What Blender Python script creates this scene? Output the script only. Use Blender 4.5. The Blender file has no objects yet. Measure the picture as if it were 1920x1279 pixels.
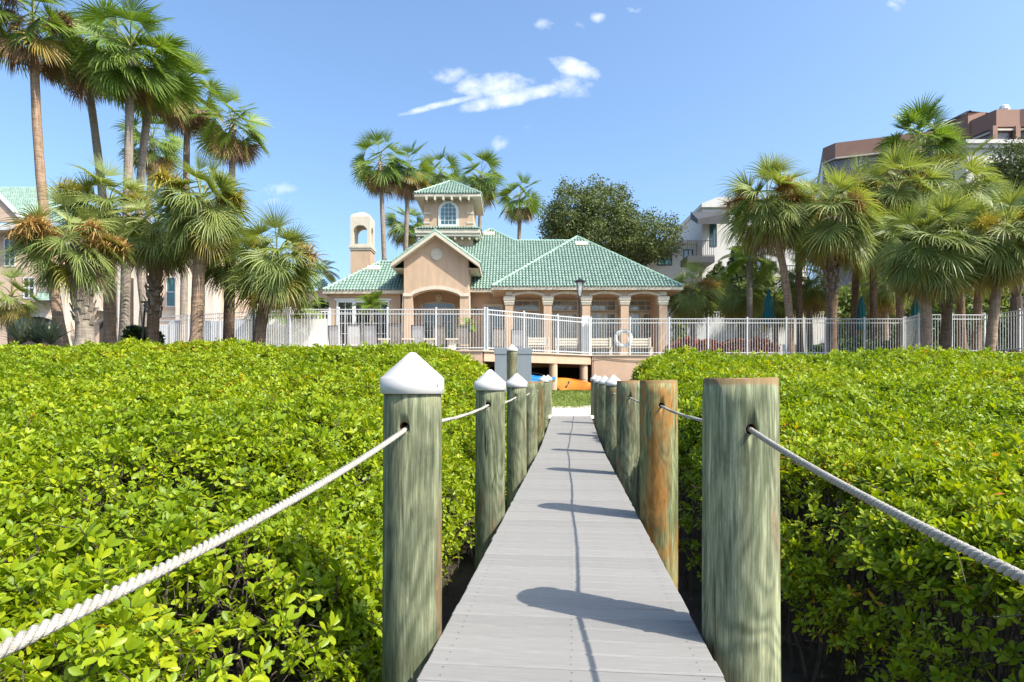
import bpy, bmesh, math, random
import numpy as np
from mathutils import Vector, Matrix

# ------------------------------------------------------------------ camera, sky, sun, exposure
scene = bpy.context.scene
COL = scene.collection
EYE = 1.155                      # eye height above the boardwalk planks (z = 0)
cam_d = bpy.data.cameras.new('camera'); cam = bpy.data.objects.new('camera', cam_d); COL.objects.link(cam)
cam.location = (0, 0, EYE); cam.rotation_euler = (math.radians(90), 0, 0)
cam_d.sensor_width = 36; cam_d.lens = 21.19; cam_d.shift_y = 0.0477
cam_d.clip_start = 0.05; cam_d.clip_end = 6000
scene.camera = cam

SUN = Vector((0.555, -0.335, 0.76)).normalized()
sun_d = bpy.data.lights.new('sun', 'SUN'); sun_d.energy = 5.0; sun_d.angle = math.radians(0.5); sun_d.color = (1.0, 0.93, 0.81)
sun = bpy.data.objects.new('sun', sun_d); COL.objects.link(sun)
sun.rotation_euler = SUN.to_track_quat('Z', 'Y').to_euler(); sun.location = (20, -10, 30)

world = bpy.data.worlds.new('World'); scene.world = world; world.use_nodes = True
def build_world():
    nt = world.node_tree; N = nt.nodes; L = nt.links
    N.clear()
    out = N.new('ShaderNodeOutputWorld'); bg = N.new('ShaderNodeBackground'); bg.inputs['Strength'].default_value = 0.115
    sky = N.new('ShaderNodeTexSky'); sky.sky_type = 'NISHITA'; sky.sun_disc = False
    sky.sun_elevation = math.asin(SUN.z); sky.sun_rotation = math.atan2(SUN.x, SUN.y)
    sky.air_density = 1.0; sky.dust_density = 2.8; sky.ozone_density = 1.6; sky.altitude = 0
    tc = N.new('ShaderNodeTexCoord'); sep = N.new('ShaderNodeSeparateXYZ'); L.new(tc.outputs['Generated'], sep.inputs[0])
    def m(op, a, b=None, c=None, clamp=False):
        n = N.new('ShaderNodeMath'); n.operation = op; n.use_clamp = clamp
        for i, v in enumerate((a, b, c)):
            if v is None: continue
            if isinstance(v, (int, float)): n.inputs[i].default_value = v
            else: L.new(v, n.inputs[i])
        return n.outputs[0]
    yy = m('MAXIMUM', sep.outputs[1], 0.02)
    u = m('DIVIDE', sep.outputs[0], yy); v = m('DIVIDE', sep.outputs[2], yy)
    cb = N.new('ShaderNodeCombineXYZ'); L.new(u, cb.inputs[0]); L.new(m('MULTIPLY', v, 1.35), cb.inputs[1])
    def noise(scale, detail, rough):
        n = N.new('ShaderNodeTexNoise'); n.inputs['Scale'].default_value = scale; n.inputs['Detail'].default_value = detail
        n.inputs['Roughness'].default_value = rough; L.new(cb.outputs[0], n.inputs['Vector']); return n.outputs['Fac']
    nA = noise(17, 5, 0.55); nB = noise(48, 4, 0.6)
    # cumulus scraps: centre (u, v), half width, half height, rotation, density
    puffs = [(-.03,.482,.062,.022,.06,.98),(-.002,.462,.085,.014,.20,.95),(-.115,.452,.075,.006,.24,.85),(.103,.512,.042,.016,-.30,.95),(.1,.487,.034,.026,0,.62),
             (-.105,.498,.028,.016,.2,.62),(.057,.584,.020,.011,0,.55),(.11,.582,.014,.009,0,.4),(.143,.596,.016,.009,0,.5),(.2,.609,.022,.010,-.1,.62),
             (.64,.62,.022,.018,0,.55),(-.02,.388,.014,.022,0,.5),(.025,.412,.012,.010,0,.3),(-.13,.506,.03,.008,0,.3),(-.195,.502,.016,.006,0,.3),
             (-.385,.312,.045,.010,.1,.45),(-.4,.29,.03,.007,0,.4),(-.46,.37,.03,.008,0,.35),(.30,.22,.05,.014,0,.6),(-1.4,.7,.2,.05,.1,.9),(1.6,.6,.24,.05,0,.9),(.3,1.2,.2,.07,.2,.8),(-.9,1.4,.22,.06,0,.8)]
    tot = None
    for (cu, cv, a, b, r, dn) in puffs:
        cv += .022
        du = m('SUBTRACT', u, cu); dv = m('SUBTRACT', v, cv); cr, sr = math.cos(r), math.sin(r)
        x = m('ADD', m('MULTIPLY', du, cr / a), m('MULTIPLY', dv, sr / a))
        y = m('ADD', m('MULTIPLY', du, -sr / b), m('MULTIPLY', dv, cr / b))
        d2 = m('ADD', m('MULTIPLY', x, x), m('MULTIPLY', y, y))
        k = m('MULTIPLY', m('SUBTRACT', 1.0, m('MULTIPLY', d2, 0.55), clamp=True), dn)
        tot = k if tot is None else m('MAXIMUM', tot, k)
    dens = m('ADD', m('MULTIPLY', m('SUBTRACT', nA, 0.5), 1.5), m('MULTIPLY', m('SUBTRACT', nB, 0.5), 0.75))
    c = m('ADD', tot, dens)
    c = m('MULTIPLY', m('MULTIPLY', m('SUBTRACT', c, 0.32), 1.05, clamp=True), m('MULTIPLY', tot, 2.2, clamp=True), clamp=True)
    c = m('MULTIPLY', c, m('GREATER_THAN', sep.outputs[1], 0.03))
    gain = N.new('ShaderNodeMix'); gain.data_type = 'RGBA'; gain.blend_type = 'MULTIPLY'; gain.inputs[0].default_value = 1
    L.new(sky.outputs[0], gain.inputs[6]); gain.inputs[7].default_value = (1.22, 1.42, 1.55, 1)
    mix = N.new('ShaderNodeMix'); mix.data_type = 'RGBA'; L.new(m('MULTIPLY', c, 0.9), mix.inputs[0]); L.new(gain.outputs[2], mix.inputs[6]); mix.inputs[7].default_value = (7.2, 7.3, 7.6, 1)
    L.new(mix.outputs[2], bg.inputs['Color']); L.new(bg.outputs[0], out.inputs['Surface'])
build_world()
scene.view_settings.view_transform = 'Standard'; scene.view_settings.look = 'None'
scene.view_settings.exposure = 0.8; scene.view_settings.gamma = 1.0
scene.render.engine = 'CYCLES'; scene.cycles.use_denoising = True
scene.cycles.max_bounces = 7; scene.cycles.diffuse_bounces = 3; scene.cycles.transparent_max_bounces = 8
scene.cycles.sample_clamp_indirect = 6

rnd = random.Random(7); NR = np.random.default_rng(7)
def sstep(a, b, x):
    t = np.clip((np.asarray(x, float) - a) / (b - a), 0, 1); return t * t * (3 - 2 * t)

# ------------------------------------------------------------------ helpers
class MB:
    """collects geometry; build() links it as one mesh object"""
    def __init__(s): s.v = []; s.f = []; s.m = []
    def add(s, vs, fs, mi=0):
        o = len(s.v); s.v.extend(vs); s.f.extend([tuple(i + o for i in f) for f in fs]); s.m.extend([mi] * len(fs)); return s
    def box(s, x0, x1, y0, y1, z0, z1, mi=0, bev=0.0):
        if bev <= 0:
            vs = [(x0,y0,z0),(x1,y0,z0),(x1,y1,z0),(x0,y1,z0),(x0,y0,z1),(x1,y0,z1),(x1,y1,z1),(x0,y1,z1)]
            return s.add(vs, [(3,2,1,0),(4,5,6,7),(0,1,5,4),(1,2,6,5),(2,3,7,6),(3,0,4,7)], mi)
        b = bev
        vs = [(x0,y0,z0),(x1,y0,z0),(x1,y1,z0),(x0,y1,z0),(x0,y0,z1-b),(x1,y0,z1-b),(x1,y1,z1-b),(x0,y1,z1-b),(x0+b,y0+b,z1),(x1-b,y0+b,z1),(x1-b,y1-b,z1),(x0+b,y1-b,z1)]
        return s.add(vs, [(3,2,1,0),(0,1,5,4),(1,2,6,5),(2,3,7,6),(3,0,4,7),(4,5,9,8),(5,6,10,9),(6,7,11,10),(7,4,8,11),(8,9,10,11)], mi)
    def prism(s, poly, y0, y1, mi=0):
        """polygon in (x, z), extruded along y"""
        n = len(poly); vs = [(p[0], y0, p[1]) for p in poly] + [(p[0], y1, p[1]) for p in poly]
        fs = [tuple(range(n)), tuple(range(2*n-1, n-1, -1))] + [(i, n+i, n+(i+1) % n, (i+1) % n) for i in range(n)]
        return s.add(vs, fs, mi)
    def vprism(s, poly, z0, z1, mi=0):
        """polygon in (x, y), extruded along z"""
        n = len(poly); vs = [(p[0], p[1], z0) for p in poly] + [(p[0], p[1], z1) for p in poly]
        fs = [tuple(range(n-1, -1, -1)), tuple(range(n, 2*n))] + [(i, (i+1) % n, n+(i+1) % n, n+i) for i in range(n)]
        return s.add(vs, fs, mi)
    def lathe(s, prof, c=(0,0,0), n=24, mi=0, mod=None):
        """profile of (r, z); mod(angle, k) scales the radius"""
        vs = []; fs = []
        for k, (r, z) in enumerate(prof):
            for i in range(n):
                a = 2*math.pi*i/n; q = r*(mod(a, k) if mod else 1)
                vs.append((c[0]+q*math.cos(a), c[1]+q*math.sin(a), c[2]+z))
        for k in range(len(prof)-1):
            for i in range(n): fs.append((k*n+i, k*n+(i+1) % n, (k+1)*n+(i+1) % n, (k+1)*n+i))
        fs.append(tuple(range(n-1, -1, -1))); fs.append(tuple((len(prof)-1)*n+i for i in range(n)))
        return s.add(vs, fs, mi)
    def tube(s, pts, rad, n=6, mi=0, cap=True):
        pts = [Vector(p) for p in pts]; m = len(pts); rs = rad if isinstance(rad, (list, tuple)) else [rad]*m
        vs = []; fs = []; ref = None
        for k, p in enumerate(pts):
            t = (pts[min(k+1, m-1)] - pts[max(k-1, 0)]).normalized()
            if ref is None: ref = Vector((0,0,1)) if abs(t.z) < 0.9 else Vector((1,0,0))
            a = t.cross(ref).normalized(); b = a.cross(t).normalized(); ref = b
            for i in range(n):
                q = 2*math.pi*i/n; w = p + (a*math.cos(q) + b*math.sin(q))*rs[k]; vs.append((w.x, w.y, w.z))
        for k in range(m-1):
            for i in range(n): fs.append((k*n+i, (k+1)*n+i, (k+1)*n+(i+1) % n, k*n+(i+1) % n))
        if cap: fs.append(tuple(range(n))); fs.append(tuple((m-1)*n+n-1-i for i in range(n)))
        return s.add(vs, fs, mi)
    def build(s, name, mats, parent=None, smooth=False, loc=None):
        me = bpy.data.meshes.new(name); me.from_pydata(s.v, [], s.f); me.update()
        if not isinstance(mats, (list, tuple)): mats = [mats]
        for x in mats: me.materials.append(x)
        if len(mats) > 1: me.polygons.foreach_set('material_index', s.m)
        if smooth: me.polygons.foreach_set('use_smooth', [True]*len(me.polygons))
        o = bpy.data.objects.new(name, me); COL.objects.link(o)
        if parent: o.parent = parent
        if loc: o.location = loc
        return o
def mesh_np(name, V, F, mats, parent=None, smooth=False, mi=None):
    """numpy vertices (n,3) and quads (m,4)"""
    me = bpy.data.meshes.new(name); V = np.asarray(V, np.float32); F = np.asarray(F, np.int32); k = F.shape[1]
    me.vertices.add(len(V)); me.vertices.foreach_set('co', V.ravel())
    me.loops.add(F.size); me.loops.foreach_set('vertex_index', F.ravel())
    me.polygons.add(len(F)); me.polygons.foreach_set('loop_start', np.arange(0, F.size, k, dtype=np.int32))
    if not isinstance(mats, (list, tuple)): mats = [mats]
    for x in mats: me.materials.append(x)
    if mi is not None: me.polygons.foreach_set('material_index', np.asarray(mi, np.int32))
    if smooth: me.polygons.foreach_set('use_smooth', np.ones(len(F), bool))
    me.update(calc_edges=True); me.validate()
    o = bpy.data.objects.new(name, me); COL.objects.link(o)
    if parent: o.parent = parent
    return o
def tag(o, label=None, cat=None, group=None, kind=None):
    if label: o['label'] = label
    if cat: o['category'] = cat
    if group: o['group'] = group
    if kind: o['kind'] = kind
    return o
def thing(name, label, cat, loc=(0,0,0), rz=0, group=None):
    o = bpy.data.objects.new(name, None); COL.objects.link(o); o.location = loc; o.rotation_euler = (0,0,rz); o.empty_display_size = 0.2
    return tag(o, label, cat, group)
def share(src, name=None, parent=None, loc=None, rot=None, scale=None):
    o = src.copy(); COL.objects.link(o)
    if name: o.name = name
    if parent: o.parent = parent
    if loc: o.location = loc
    if rot: o.rotation_euler = rot
    if scale: o.scale = scale
    return o
def copy_tree(o, parent=None):
    c = o.copy(); COL.objects.link(c); c.parent = parent
    for ch in list(o.children): copy_tree(ch, c)
    return c

# ------------------------------------------------------------------ materials
def new_mat(name):
    m = bpy.data.materials.new(name); m.use_nodes = True; nt = m.node_tree
    return m, nt.nodes, nt.links, nt.nodes['Principled BSDF']
def ramp(N, stops):
    r = N.new('ShaderNodeValToRGB'); e = r.color_ramp.elements
    while len(e) < len(stops): e.new(0.5)
    for k, (p, c) in enumerate(stops): e[k].position = p; e[k].color = (*c, 1)
    return r
def mat(name, a, b=None, rough=0.7, scale=6.0, stretch=(1,1,1), bump=0.0, bscale=60.0, detail=5, metal=0.0, spec=0.5, rand=0.0, lo=0.3, hi=0.7, coat=0.0):
    """two-tone noise colour with fine relief; rand varies brightness by object"""
    m, N, L, P = new_mat(name); b = b or a
    tc = N.new('ShaderNodeTexCoord'); mp = N.new('ShaderNodeMapping'); mp.inputs['Scale'].default_value = stretch; L.new(tc.outputs['Object'], mp.inputs[0])
    nz = N.new('ShaderNodeTexNoise'); nz.inputs['Scale'].default_value = scale; nz.inputs['Detail'].default_value = detail; nz.inputs['Roughness'].default_value = 0.6; L.new(mp.outputs[0], nz.inputs['Vector'])
    r = ramp(N, [(lo, a), (hi, b)]); L.new(nz.outputs['Fac'], r.inputs[0]); col = r.outputs[0]
    if rand:
        oi = N.new('ShaderNodeObjectInfo'); mr = N.new('ShaderNodeMapRange'); mr.inputs['To Min'].default_value = 1-rand; mr.inputs['To Max'].default_value = 1+rand; L.new(oi.outputs['Random'], mr.inputs[0])
        hs = N.new('ShaderNodeHueSaturation'); L.new(mr.outputs[0], hs.inputs['Value']); L.new(col, hs.inputs['Color']); col = hs.outputs[0]
    L.new(col, P.inputs['Base Color']); P.inputs['Roughness'].default_value = rough; P.inputs['Metallic'].default_value = metal
    P.inputs['Specular IOR Level'].default_value = spec; P.inputs['Coat Weight'].default_value = coat
    if bump:
        n2 = N.new('ShaderNodeTexNoise'); n2.inputs['Scale'].default_value = bscale; n2.inputs['Detail'].default_value = 4; L.new(mp.outputs[0], n2.inputs['Vector'])
        bp = N.new('ShaderNodeBump'); bp.inputs['Strength'].default_value = bump; bp.inputs['Distance'].default_value = 0.02; L.new(n2.outputs['Fac'], bp.inputs['Height']); L.new(bp.outputs[0], P.inputs['Normal'])
    return m
def leaf_mat(name, a, b, c, rough=0.4, trans=0.35, inst=False, rare=None, spec=0.5, tcol=None):
    """foliage: colour varies by instance (or object) and along the blade; some light passes through"""
    m, N, L, P = new_mat(name)
    if inst:
        at = N.new('ShaderNodeAttribute'); at.attribute_type = 'INSTANCER'; at.attribute_name = 'tint'; f0 = at.outputs['Fac']
    else:
        oi = N.new('ShaderNodeObjectInfo'); f0 = oi.outputs['Random']
    ge = N.new('ShaderNodeNewGeometry')
    ad = N.new('ShaderNodeMath'); ad.operation = 'MULTIPLY_ADD'; ad.inputs[1].default_value = 0.55; L.new(ge.outputs['Random Per Island'], ad.inputs[0])
    ml = N.new('ShaderNodeMath'); ml.operation = 'MULTIPLY'; ml.inputs[1].default_value = 0.45; L.new(f0, ml.inputs[0]); L.new(ml.outputs[0], ad.inputs[2])
    st = [(0.0, a), (0.5, b), (0.93, c)]
    if rare: st += [(0.965, rare)]
    r = ramp(N, st); L.new(ad.outputs[0], r.inputs[0])
    L.new(r.outputs[0], P.inputs['Base Color']); P.inputs['Roughness'].default_value = rough; P.inputs['Specular IOR Level'].default_value = spec
    tr = N.new('ShaderNodeBsdfTranslucent'); g = N.new('ShaderNodeMix'); g.data_type = 'RGBA'; g.blend_type = 'MULTIPLY'; g.inputs[0].default_value = 1; L.new(r.outputs[0], g.inputs[6]); g.inputs[7].default_value = (*(tcol or (1.25, 1.2, 0.5)), 1)
    L.new(g.outputs[2], tr.inputs['Color'])
    mx = N.new('ShaderNodeMixShader'); mx.inputs[0].default_value = trans; L.new(P.outputs[0], mx.inputs[1]); L.new(tr.outputs[0], mx.inputs[2])
    L.new(mx.outputs[0], N['Material Output'].inputs['Surface'])
    return m
M = {}
M['mud'] = mat('mud', (.018,.014,.010), (.045,.036,.025), .85, 3, bump=.6, bscale=14)
M['sand'] = mat('sand', (.50,.46,.38), (.62,.58,.50), .95, 5, bump=.3, bscale=40)
M['soil'] = mat('soil', (.10,.085,.05), (.12,.14,.05), .95, 2, bump=.4, bscale=20)
M['lawn'] = mat('lawn', (.10,.15,.02), (.17,.20,.035), .9, 4, bump=.4, bscale=50)
M['blade'] = leaf_mat('grass_blade', (.10,.17,.02), (.15,.22,.03), (.22,.24,.05), .6, .3)
M['plank'] = mat('plank_grey', (.196,.189,.180), (.240,.232,.222), .65, 5, stretch=(.8,14,1), bump=.22, bscale=16, rand=.06, spec=.3)
M['joist'] = mat('joist', (.10,.11,.07), (.17,.17,.11), .9, 5, stretch=(6,1,6), bump=.4)
M['cap'] = mat('cap_white', (.43,.42,.405), (.47,.46,.445), .38, 3, bump=.02, bscale=30)
M['screw'] = mat('screw', (.06,.06,.06), (.10,.10,.10), .5, 3, metal=.6)
M['rope'] = mat('rope', (.28,.26,.225), (.44,.415,.365), .9, 60, bump=.5, bscale=350)
M['bark'] = mat('mangrove_bark', (.035,.025,.018), (.10,.078,.06), .9, 9, bump=.5, bscale=40)

def wood_mat(name, green, brown, brown_amt, top=(.26,.15,.07)):
    """pressure-treated pile: upright grain, pale checks, rust-brown runs with shapes of their own"""
    m, N, L, P = new_mat(name)
    tc = N.new('ShaderNodeTexCoord'); oi = N.new('ShaderNodeObjectInfo')
    va = N.new('ShaderNodeVectorMath'); va.operation = 'MULTIPLY_ADD'; cx = N.new('ShaderNodeCombineXYZ')
    for i in range(3): L.new(oi.outputs['Random'], cx.inputs[i])
    va.inputs[1].default_value = (37, 53, 29); L.new(cx.outputs[0], va.inputs[0]); L.new(tc.outputs['Object'], va.inputs[2])
    def nz(scale, st, det=6, rough=.6, dist=0.0):
        mp = N.new('ShaderNodeMapping'); mp.inputs['Scale'].default_value = st; L.new(va.outputs[0], mp.inputs[0])
        n = N.new('ShaderNodeTexNoise'); n.inputs['Scale'].default_value = scale; n.inputs['Detail'].default_value = det; n.inputs['Roughness'].default_value = rough; n.inputs['Distortion'].default_value = dist
        L.new(mp.outputs[0], n.inputs['Vector']); return n.outputs['Fac']
    grain = nz(26, (1, 1, .045), 8, .65, .4); blot = nz(4.5, (1, 1, .4), 6, .65, .8); run = nz(5.5, (1, 1, .22), 5, .6, .6); swirl = nz(9, (1, 1, .35), 6, .7, 2.2)
    fine = nz(120, (1, 1, .05), 4, .7, .2); gm = N.new('ShaderNodeMath'); gm.operation = 'MULTIPLY_ADD'; gm.inputs[1].default_value = .5; L.new(fine, gm.inputs[0]); hm = N.new('ShaderNodeMath'); hm.operation = 'MULTIPLY'; hm.inputs[1].default_value = .5; L.new(grain, hm.inputs[0]); L.new(hm.outputs[0], gm.inputs[2]); grain = gm.outputs[0]
    g = ramp(N, [(.36, tuple(x*.45 for x in green)), (.46, tuple(x*.85 for x in green)), (.53, tuple(x*1.12 for x in green)), (.61, tuple(min(1, x*1.5+.04) for x in green)), (.70, (.42,.40,.27))]); L.new(grain, g.inputs[0])
    ring = nz(2.6, (1, 1, .30), 2, .5, .6); rs = N.new('ShaderNodeMath'); rs.operation = 'MULTIPLY'; rs.inputs[1].default_value = 85; L.new(ring, rs.inputs[0]); sn = N.new('ShaderNodeMath'); sn.operation = 'SINE'; L.new(rs.outputs[0], sn.inputs[0])
    s2_ = N.new('ShaderNodeMath'); s2_.operation = 'MULTIPLY_ADD'; s2_.inputs[1].default_value = .085; L.new(sn.outputs[0], s2_.inputs[0]); L.new(blot, s2_.inputs[2]); blot = s2_.outputs[0]
    ck = nz(9, (1, 1, .05), 3, .5, .5); cr = ramp(N, [(.488, (1,1,1)), (.497, (.18,.17,.14)), (.503, (.18,.17,.14)), (.512, (1,1,1))]); L.new(ck, cr.inputs[0]); ckm = nz(2.2, (1, 1, .7), 2, .5); cm_ = ramp(N, [(.52, (0,0,0)), (.60, (1,1,1))]); L.new(ckm, cm_.inputs[0])
    g2 = ramp(N, [(.33, (.50,.53,.45)), (.50, (.92,.92,.86)), (.68, (1.25,1.18,1.02))]); L.new(blot, g2.inputs[0])
    cx_ = N.new('ShaderNodeMix'); cx_.data_type = 'RGBA'; cx_.blend_type = 'MULTIPLY'; L.new(cm_.outputs[0], cx_.inputs[0]); L.new(g2.outputs[0], cx_.inputs[6]); L.new(cr.outputs[0], cx_.inputs[7]); g2 = cx_
    mu = N.new('ShaderNodeMix'); mu.data_type = 'RGBA'; mu.blend_type = 'MULTIPLY'; mu.inputs[0].default_value = 1; L.new(g.outputs[0], mu.inputs[6]); L.new(g2.outputs[2], mu.inputs[7])
    rr = ramp(N, [(.60-brown_amt, (0,0,0)), (.72-brown_amt, (.85,.85,.85))]); L.new(run, rr.inputs[0])
    br = ramp(N, [(.35, tuple(x*.45 for x in brown)), (.62, brown)]); L.new(swirl, br.inputs[0])
    mx = N.new('ShaderNodeMix'); mx.data_type = 'RGBA'; L.new(rr.outputs[0], mx.inputs[0]); L.new(mu.outputs[2], mx.inputs[6]); L.new(br.outputs[0], mx.inputs[7])
    sg = N.new('ShaderNodeSeparateXYZ'); L.new(tc.outputs['Generated'], sg.inputs[0]); sa = N.new('ShaderNodeMath'); sa.operation = 'MULTIPLY_ADD'; sa.inputs[1].default_value = .012; L.new(run, sa.inputs[0]); L.new(sg.outputs[2], sa.inputs[2])
    sr = ramp(N, [(.9915, (0,0,0)), (.9965, (.8,.8,.8))]); L.new(sa.outputs[0], sr.inputs[0])
    m3 = N.new('ShaderNodeMix'); m3.data_type = 'RGBA'; L.new(sr.outputs[0], m3.inputs[0]); L.new(mx.outputs[2], m3.inputs[6]); m3.inputs[7].default_value = (.20,.115,.05,1); mx = m3
    L.new(mx.outputs[2], P.inputs['Base Color']); P.inputs['Roughness'].default_value = .82; P.inputs['Specular IOR Level'].default_value = .25
    bp = N.new('ShaderNodeBump'); bp.inputs['Strength'].default_value = .55; bp.inputs['Distance'].default_value = .006; L.new(grain, bp.inputs['Height']); L.new(bp.outputs[0], P.inputs['Normal'])
    return m
M['pile'] = wood_mat('pile_green', (.155,.168,.108), (.20,.125,.06), .06)
M['pile_pale'] = wood_mat('pile_pale_green', (.215,.232,.150), (.25,.19,.11), .03)
M['pile_rust'] = wood_mat('pile_rust', (.19,.20,.10), (.40,.17,.035), .16)
M['pile_dark'] = wood_mat('pile_dark', (.13,.14,.07), (.16,.09,.035), .10)
M['endgrain'] = mat('end_grain', (.16,.085,.035), (.34,.20,.10), .9, 22, bump=.5, bscale=60)

# ------------------------------------------------------------------ terrain
TH = math.atan(111/1130); ST, CT = math.sin(TH), math.cos(TH)
def bw(s, u): return (s*ST + u*CT, s*CT - u*ST)        # boardwalk coordinates -> world
def su(x, y): return x*ST + y*CT, x*CT - y*ST
def T(x, y):
    x = np.asarray(x, float); y = np.asarray(y, float)
    low = -1.1 + 1.40*sstep(13.5, 19.4, y) + .78*sstep(20, 26.5, y)
    hi_r = np.where(y > 30.4, 2.7, low)
    side = sstep(-2.2, -3.6, x)
    hi_l = -1.1 + 3.50*sstep(12.5, 17.5, y)
    z = hi_r*(1-side) + hi_l*side
    fade = sstep(10, 25, np.abs(x)) * sstep(30, 34, y)
    return z + .04*np.sin(x*1.7+y*.9)*np.sin(y*2.1-x*.6)*(1-fade)
def grid_sheet(name, xs, ys, fz, m, smooth=True):
    X, Y = np.meshgrid(xs, ys); Z = fz(X, Y); V = np.stack([X, Y, Z], -1).reshape(-1, 3); nx, ny = len(xs), len(ys)
    i = np.arange(nx*ny).reshape(ny, nx); F = np.stack([i[:-1,:-1], i[:-1,1:], i[1:,1:], i[1:,:-1]], -1).reshape(-1, 4)
    return mesh_np(name, V, F, m, smooth=smooth)
xs = np.unique(np.concatenate([np.linspace(-3000, -40, 24), np.arange(-40, 40.1, .5), np.linspace(40, 3000, 24)]))
ys = np.unique(np.concatenate([np.linspace(-600, -8, 12), np.arange(-8, 30.3, .4), [30.3, 30.5], np.arange(31, 45, 2), np.linspace(45, 4000, 24)]))
def Tg(x, y): return T(x, y)
g = grid_sheet('ground', xs, ys, Tg, M['mud']); tag(g, kind='structure')
p = grid_sheet('path', np.arange(-3, 8.1, .25), np.arange(18.6, 22.61, .2), lambda x, y: T(x, y)+.012+.03*sstep(22.6, 22.0, y), M['sand']); tag(p, kind='structure')
p = grid_sheet('lawn', np.arange(-2.2, 12.1, .4), np.arange(22.2, 27.4, .2), lambda x, y: T(x, y)+.016, M['lawn']); tag(p, kind='structure')
# lawn blades, one mass
nb = 26000; bx = NR.uniform(-2, 7, nb); by = NR.uniform(21.9, 27.3, nb) + .25*np.sin(bx*2.3)*.6; bz = T(bx, by)
a = NR.uniform(0, 2*math.pi, nb); h = NR.uniform(.04, .10, nb); w = .012; lean = NR.normal(0, .03, (nb, 2))
V = np.zeros((nb, 4, 3)); V[:,0] = np.stack([bx-w*np.cos(a), by-w*np.sin(a), bz], 1); V[:,1] = np.stack([bx+w*np.cos(a), by+w*np.sin(a), bz], 1)
V[:,2] = np.stack([bx+lean[:,0]+.003, by+lean[:,1], bz+h], 1); V[:,3] = np.stack([bx+lean[:,0]-.003, by+lean[:,1], bz+h], 1)
g = mesh_np('grass', V.reshape(-1,3), np.arange(nb*4).reshape(-1,4), M['blade']); tag(g, 'short mown grass between the sandy strip and the terrace', 'grass', kind='stuff')

# ------------------------------------------------------------------ boardwalk
bwk = thing('boardwalk', 'long pale grey plank boardwalk running through the mangroves to the lawn', 'boardwalk', rz=-TH)
RISE = lambda s: .36*float(sstep(10.5, 20.6, s))
PITCH = .143; wide = None; nar = None
mb = MB().box(-.614, .614, -.0672, .0672, -.032, 0, bev=.007); wide = mb.build('plank', M['plank'], bwk)
mb = MB().box(-.612, .612, -.0672, .0672, -.032, 0, bev=.007); nar = mb.build('plank', M['plank'], bwk)
s0 = -3.0; k = 0; used = {0: False, 1: False}; screws = MB(); S_END = 19.9
while s0 + k*PITCH < S_END:
    s = s0 + k*PITCH; isw = s < 2.68; src = wide if isw else nar
    jx = rnd.uniform(-.004, .004)
    if not used[isw]: o = src; used[isw] = True
    else: o = share(src, 'plank', bwk)
    o.location = (jx, s, RISE(s) + rnd.uniform(-.0015, .0015)); o.rotation_euler = (math.atan((RISE(s+.1)-RISE(s-.1))/.2), rnd.uniform(-.001,.001), rnd.uniform(-.0012, .0012))
    if s < 9:
        for x in ((-.53, 0, .53)):
            for dy in (-.035, .035):
                cx, cy = x+rnd.uniform(-.004,.004), s+dy
                screws.add([(cx+.0038*math.cos(q*math.pi/3), cy+.0038*math.sin(q*math.pi/3), .0022) for q in range(6)], [(0,1,2,3,4,5)])
    k += 1
tag(screws.build('screw_heads', M['screw'], bwk), kind='stuff')
for x in (-.57, 0, .57):
    ss = [2.7, 10.4, 12, 14, 16, 18, S_END-.05]; v = [(x+dx_, q, RISE(q)+dz) for q in ss for dx_, dz in ((-.03,-.27),(.03,-.27),(.03,-.04),(-.03,-.04))]
    f = [(4*i+j, 4*i+(j+1)%4, 4*i+4+(j+1)%4, 4*i+4+j) for i in range(len(ss)-1) for j in range(4)] + [(0,1,2,3), tuple(4*len(ss)-1-i for i in range(4))]
    MB().add(v, f).build('joist', M['joist'], bwk)
for x in (-.57, 0, .57): MB().box(x-.03, x+.03, s0-.05, 2.66, -.27, -.036).build('joist', M['joist'], bwk)
POST_S = [2.86 + 2.75*i for i in range(7)]
for s in POST_S: MB().box(-.80, .80, s-.05, s+.05, RISE(s)-.42, RISE(s)-.278).build('crossbeam', M['joist'], bwk)

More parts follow.
